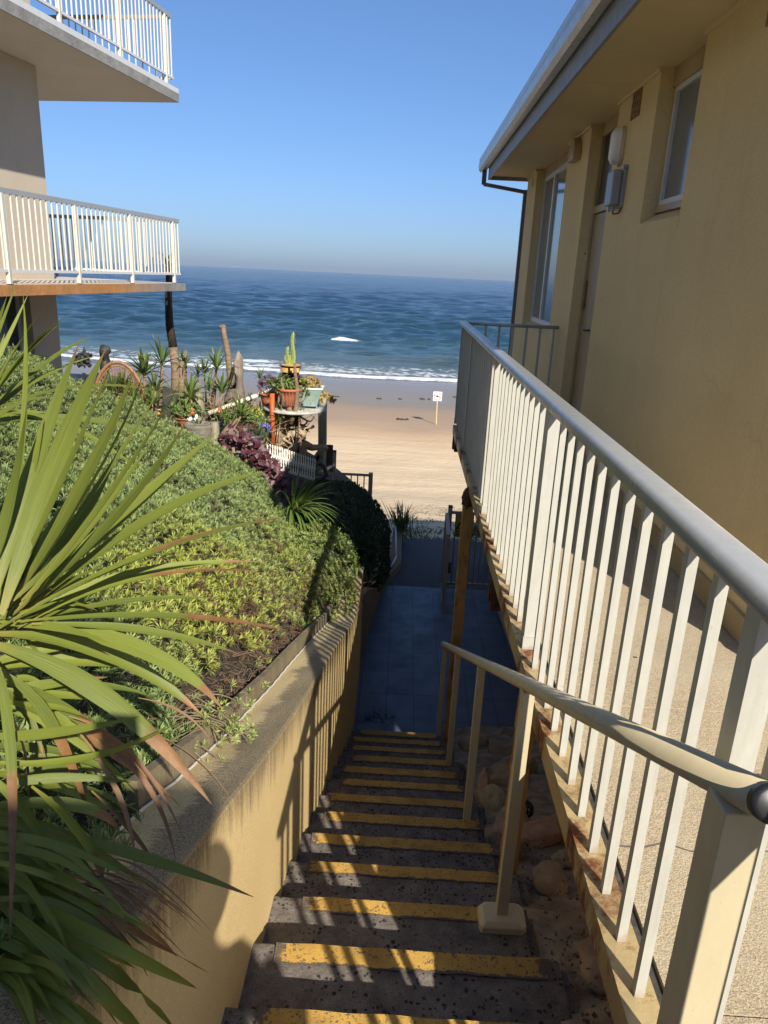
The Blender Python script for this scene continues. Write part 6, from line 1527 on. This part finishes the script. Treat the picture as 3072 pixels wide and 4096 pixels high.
def balrail(z, lb, post_h, L=7.6):
    o = empty('balcony_railing', lp(.2, .2, z), lb, 'railing', 'white balcony railings of the apartment block')
    zt = z+post_h+.90; zb = z+post_h
    def seg(f, L, sp=.118, pstep=1.52, first=.25):
        b = MB(); b.bar(f(0, zt), f(L, zt), .06, .032, side=(0, 0, 1)); b.v = b.v; b.build('top_rail', 'toprail', o)
        b = MB(); b.bar(f(0, zb), f(L, zb), .035, .035, side=(0, 0, 1)); b.build('bottom_rail', 'whitetrim', o)
        d = first
        while d < L:
            b = MB(); b.bar(f(d, z), f(d, zt-.03), .05, .05, side=(1, 0, 0)); b.build('post', 'baluster', o); d += pstep
        d = .03
        while d < L:
            if min(abs(d-first-pstep*k) for k in range(8)) > .04:
                b = MB(); b.bar(f(d, zb+.0175), f(d, zt-.03), .019, .019, side=(1, 0, 0)); b.build('baluster', 'baluster', o)
            d += sp
    seg(lambda d, zz: lp(.07+d, .065, zz), L)
    seg(lambda d, zz: lp(.06, .10+d, zz), 3.6, first=.9)
    reparent(o)
balrail(-.322, 'white lower balcony railing above the rust stained slab', .15)
balrail(2.756, 'white upper balcony railing cut by the top of the picture', .22)

# ------------------------------------------------------------------ reeds and beach grass
def tuft(name, c, n, h, w, lb, seed, mat='reed', spread=.35, cat='grass tuft', group='tufts of beach grass'):
    b = MB(); rr = random.Random(seed); c = Vector(c)
    for i in range(n):
        p = c+Vector((rr.gauss(0, .07), rr.gauss(0, .07), 0)); d = Vector((rr.gauss(0, spread), rr.gauss(0, spread), 1)).normalized(); L = h*rr.uniform(.5, 1.1)
        t = p+d*L+Vector((d.x*.25*L, d.y*.25*L, -.1*L)); b.leaf(bez(p, p+d*L*.6, t, 6), w, rr.random(), rr.choice([1.2, .8, .6]), rr.uniform(-1, 1), .3)
    return tag(b.build(name, mat, None, True), lb, cat, group)
tuft('reed_clump', at(866, 1150, 11.8), 80, .62, .022, 'tall green reeds at the end of the dark bush', 1, spread=.25)
tuft('reed_clump', at(880, 1165, 12.2), 40, .30, .016, 'short reeds at the left end of the asphalt path', 2)
tuft('beach_grass', at(908, 1166, 12.7), 34, .36, .010, 'sparse grass stalks beside the end of the asphalt', 3)
tuft('beach_grass', at(1030, 1160, 12.4), 90, .45, .016, 'green grass behind the fence panel near the warning sign', 4)
tuft('beach_grass', at(1050, 1160, 12.3), 90, .50, .016, 'green grass at the right end of the fence panel', 5)
tuft('beach_grass', at(1005, 1166, 12.6), 50, .25, .014, 'low grass behind the gate post', 6)
# creeping beach plants
v = []; f = []; r = np.random.RandomState(77)
for i in range(900):
    y = 12.8+r.uniform(0, 1)**1.6*9; x = r.uniform(-.2, 2.2); z = float(sandz(x, y)); 
    if fbm(np.array(x), np.array(y), 1.6, 2, 3) < -.1 and y > 13.6: continue
    for k in range(3):
        s_ = r.uniform(.012, .04); a = r.uniform(0, 6.28); px, py = x+r.normal(0, .05), y+r.normal(0, .05); o = len(v)
        v += [(px-math.cos(a)*s_, py-math.sin(a)*s_, z+.02), (px+math.sin(a)*s_*.5, py-math.cos(a)*s_*.5, z+.04), (px+math.cos(a)*s_, py+math.sin(a)*s_, z+.05), (px-math.sin(a)*s_*.5, py+math.cos(a)*s_*.5, z+.03)]; f.append((o, o+1, o+2, o+3))
tag(npmesh('creeping_beach_plants', v, f, simple('dull_green_creeper', (.09, .095, .035), (.14, .12, .06), 20, .8)), 'sparse low green creeper scattered over the near sand', 'beach plants', kind='stuff')

bw = empty('added_shade_wall', (-.1, -2.2, -1.39), 'unseen wall added behind the top landing to shade the lower leaves', 'wall')
b = MB(); b.box(-2.4, 1.15, -2.35, -2.15, -1.39, 1.40); b.build('wall', 'lbwall', bw)  # added out of view, only to shade the lower leaves and near stair wall
b = MB(); b.box(-2.43, 1.18, -2.38, -2.12, 1.402, 1.45); b.build('coping', 'concpot', bw); reparent(bw)
# ------------------------------------------------------------------ the photographer (casts the shadow on the wall)
pe = empty('person', (.38, -.42, -1.39), 'person in blue shirt holding a phone out, seen as a shadow on the wall', 'person')
def skin(name, verts, edges, radii, mat, sub=2):
    me = bpy.data.meshes.new(name); me.from_pydata([tuple(v) for v in verts], edges, []); o = bpy.data.objects.new(name, me); col.objects.link(o)
    o.modifiers.new('skin', 'SKIN'); 
    if not me.skin_vertices: me.skin_vertices.new(name='')
    for i, r_ in enumerate(radii): me.skin_vertices[0].data[i].radius = (r_, r_) if not isinstance(r_, tuple) else r_
    me.skin_vertices[0].data[0].use_root = True
    s_ = o.modifiers.new('sub', 'SUBSURF'); s_.levels = sub; s_.render_levels = sub
    bpy.context.view_layer.update(); dg = bpy.context.evaluated_depsgraph_get(); m2 = bpy.data.meshes.new_from_object(o.evaluated_get(dg)); bpy.data.objects.remove(o)
    m2.materials.clear(); m2.materials.append(M[mat]); m2.polygons.foreach_set('use_smooth', [True]*len(m2.polygons))
    q = bpy.data.objects.new(name, m2); col.objects.link(q); q.parent = pe; return q
ox, oy, z0 = .37, -.50, -1.385
V = [(ox, oy, z0+0.744), (ox, oy, z0+0.911), (ox, oy+.01, z0+1.02), (ox, oy+.01, z0+1.14), (ox+.01, oy+.03, z0+1.22),
     (ox-.17, oy+.01, z0+1.116), (ox-.27, oy+.16, z0+0.986), (ox-.33, oy+.36, z0+1.190), (ox-.345, oy+.41, z0+1.246),
     (ox+.14, oy+.01, z0+1.03), (ox+.235, oy+.04, z0+0.86), (ox+.20, oy+.20, z0+0.800), (ox+.17, oy+.26, z0+0.781),
     (ox-.10, oy, z0+0.688), (ox-.11, oy+.02, z0+0.400), (ox-.11, oy-.02, z0+0.074), (ox-.12, oy+.12, z0+0.037),
     (ox+.10, oy, z0+0.688), (ox+.11, oy+.02, z0+0.400), (ox+.11, oy-.02, z0+0.074), (ox+.12, oy+.12, z0+0.037)]
E_ = [(0, 1), (1, 2), (2, 3), (3, 4), (2, 5), (5, 6), (6, 7), (7, 8), (2, 9), (9, 10), (10, 11), (11, 12), (0, 13), (13, 14), (14, 15), (15, 16), (0, 17), (17, 18), (18, 19), (19, 20)]
Rr = [.13, .12, .13, .055, .05, .055, .042, .032, .028, .055, .042, .032, .028, .085, .06, .042, .035, .085, .06, .042, .035]
skin('body', V, E_, Rr, 'skin')
skin('shirt', [V[0], V[1], V[2], (ox, oy+.01, z0+1.09), V[5], (ox-.24, oy+.11, z0+1.023), V[9], (ox+.205, oy+.03, z0+0.92)], [(0, 1), (1, 2), (2, 3), (2, 4), (4, 5), (2, 6), (6, 7)], [.145, .135, .13, .06, .07, .058, .065, .058], 'shirt')
skin('shorts', [(ox, oy, z0+0.781), V[13], (ox-.11, oy+.02, z0+0.465), V[17], (ox+.11, oy+.02, z0+0.465)], [(0, 1), (1, 2), (0, 3), (3, 4)], [.14, .11, .09, .11, .09], 'shorts')
b = MB(); b.blob((ox+.02, oy+.06, z0+1.305), (.075, .095, .115), 3, .06, 2, 1); b.blob((ox+.02, oy+.155, z0+1.295), (.014, .022, .02), 2, .1, 2, 1); b.blob((ox-.055, oy+.05, z0+1.295), (.012, .02, .03), 2, .1, 2, 2); b.blob((ox+.095, oy+.05, z0+1.295), (.012, .02, .03), 2, .1, 2, 3); b.build('head', 'skin', pe, True)
b = MB(); b.blob((ox+.02, oy+.035, z0+1.335), (.092, .105, .105), 3, .12, 3, 4); b.build('hair', 'hair', pe, True)
hand = Vector((ox-.345, oy+.42, z0+1.265)); b = MB(); b.blob(hand, (.022, .03, .042), 2, .1, 2, 3); b.build('hand', 'skin', pe, True)
for i in range(4):
    q = hand+Vector((.012, .012, -.025+.018*i)); skin('finger', [q, q+Vector((.030, .012, .004)), q+Vector((.052, .005, .006)), q+Vector((.06, -.014, .006))], [(0, 1), (1, 2), (2, 3)], [.009, .0085, .008, .007], 'skin', 1)
q = hand+Vector((0, -.01, .03)); skin('thumb', [q, q+Vector((.012, -.02, .03)), q+Vector((.03, -.02, .045))], [(0, 1), (1, 2)], [.011, .010, .008], 'skin', 1)
reparent(pe)
b = MB(); b.box(-.02, .055, -.026, -.018, -.075, .075); ph = b.build('phone', 'blackcap', None, bevel=.002); tag(ph, 'black mobile phone held up by the photographer', 'phone')

# ------------------------------------------------------------------ haze, sky, sun
b = MB(); b.box(-8000, 8000, -40, 7600, -12, 40); hz_ = b.build('haze', 'dark'); hm = bpy.data.materials.new('sea_haze'); hm.use_nodes = True; nt = hm.node_tree; nt.nodes.clear()
out = nt.nodes.new('ShaderNodeOutputMaterial'); pv = nt.nodes.new('ShaderNodeVolumePrincipled'); pv.inputs['Density'].default_value = .00013; pv.inputs['Color'].default_value = (.42, .52, .66, 1)
nt.links.new(pv.outputs[0], out.inputs['Volume']); hz_.data.materials.clear(); hz_.data.materials.append(hm); tag(hz_, 'thin sea haze softening the horizon', 'haze', kind='stuff')

SUN = Vector((1, -2.3, 1.70)).normalized(); elev = math.asin(SUN.z); az = math.atan2(SUN.x, SUN.y)
w = bpy.data.worlds.new('World'); scene.world = w; w.use_nodes = True; nt = w.node_tree; nt.nodes.clear()
out = nt.nodes.new('ShaderNodeOutputWorld'); bg = nt.nodes.new('ShaderNodeBackground'); sky = nt.nodes.new('ShaderNodeTexSky'); sky.sky_type = 'NISHITA'; sky.sun_disc = False
sky.sun_elevation = elev; sky.sun_rotation = az; sky.air_density = 1.0; sky.dust_density = .6; sky.ozone_density = 3.0; sky.altitude = 0
tn = nt.nodes.new('ShaderNodeMix'); tn.data_type = 'RGBA'; tn.blend_type = 'MULTIPLY'; tn.inputs[0].default_value = 1; tn.inputs[7].default_value = (.92, .97, 1.0, 1); nt.links.new(sky.outputs[0], tn.inputs[6]); 
tcw = nt.nodes.new('ShaderNodeTexCoord'); sx_ = nt.nodes.new('ShaderNodeSeparateXYZ'); nt.links.new(tcw.outputs['Generated'], sx_.inputs[0])
rp = nt.nodes.new('ShaderNodeValToRGB'); nt.links.new(sx_.outputs[2], rp.inputs[0]); e_r = rp.color_ramp.elements
e_r[0].position = 0; e_r[0].color = (.40, .50, .78, 1); e_r[1].position = .5; e_r[1].color = (.80, .86, .95, 1); e_m = e_r.new(.12); e_m.color = (.49, .59, .80, 1); e_m = e_r.new(.28); e_m.color = (.56, .66, .83, 1)
t2_ = nt.nodes.new('ShaderNodeMix'); t2_.data_type = 'RGBA'; t2_.blend_type = 'MULTIPLY'; t2_.inputs[0].default_value = 1
nt.links.new(tn.outputs[2], t2_.inputs[6]); nt.links.new(rp.outputs[0], t2_.inputs[7]); nt.links.new(t2_.outputs[2], bg.inputs[0]); bg.inputs[1].default_value = .10; nt.links.new(bg.outputs[0], out.inputs[0])
sl = bpy.data.lights.new('sun', 'SUN'); sl.energy = 5.0; sl.angle = R(.53); sl.color = (1., .93, .82); so = bpy.data.objects.new('sun', sl); col.objects.link(so)
so.rotation_euler = SUN.to_track_quat('Z', 'Y').to_euler(); so.location = (8, -20, 15)

cam = bpy.data.cameras.new('camera'); co = bpy.data.objects.new('camera', cam); col.objects.link(co)
Rt, Dn, Fw = Vector(CR[:, 0]), Vector(CR[:, 1]), Vector(CR[:, 2])
mw = Matrix.Identity(4)
for i in range(3): mw[i][0] = Rt[i]; mw[i][1] = -Dn[i]; mw[i][2] = -Fw[i]
co.matrix_world = mw
cam.sensor_fit = 'VERTICAL'; cam.sensor_height = 24; cam.lens = FPX/1024*24; cam.clip_start = .03; cam.clip_end = 20000
scene.camera = co
scene.render.engine = 'CYCLES'
scene.view_settings.view_transform = 'Standard'; scene.view_settings.look = 'None'; scene.view_settings.exposure = .65; scene.view_settings.gamma = 1
scene.cycles.use_denoising = True
scene.cycles.max_bounces = 8; scene.cycles.diffuse_bounces = 4; scene.cycles.glossy_bounces = 3; scene.cycles.volume_bounces = 0
scene.cycles.sample_clamp_indirect = 6
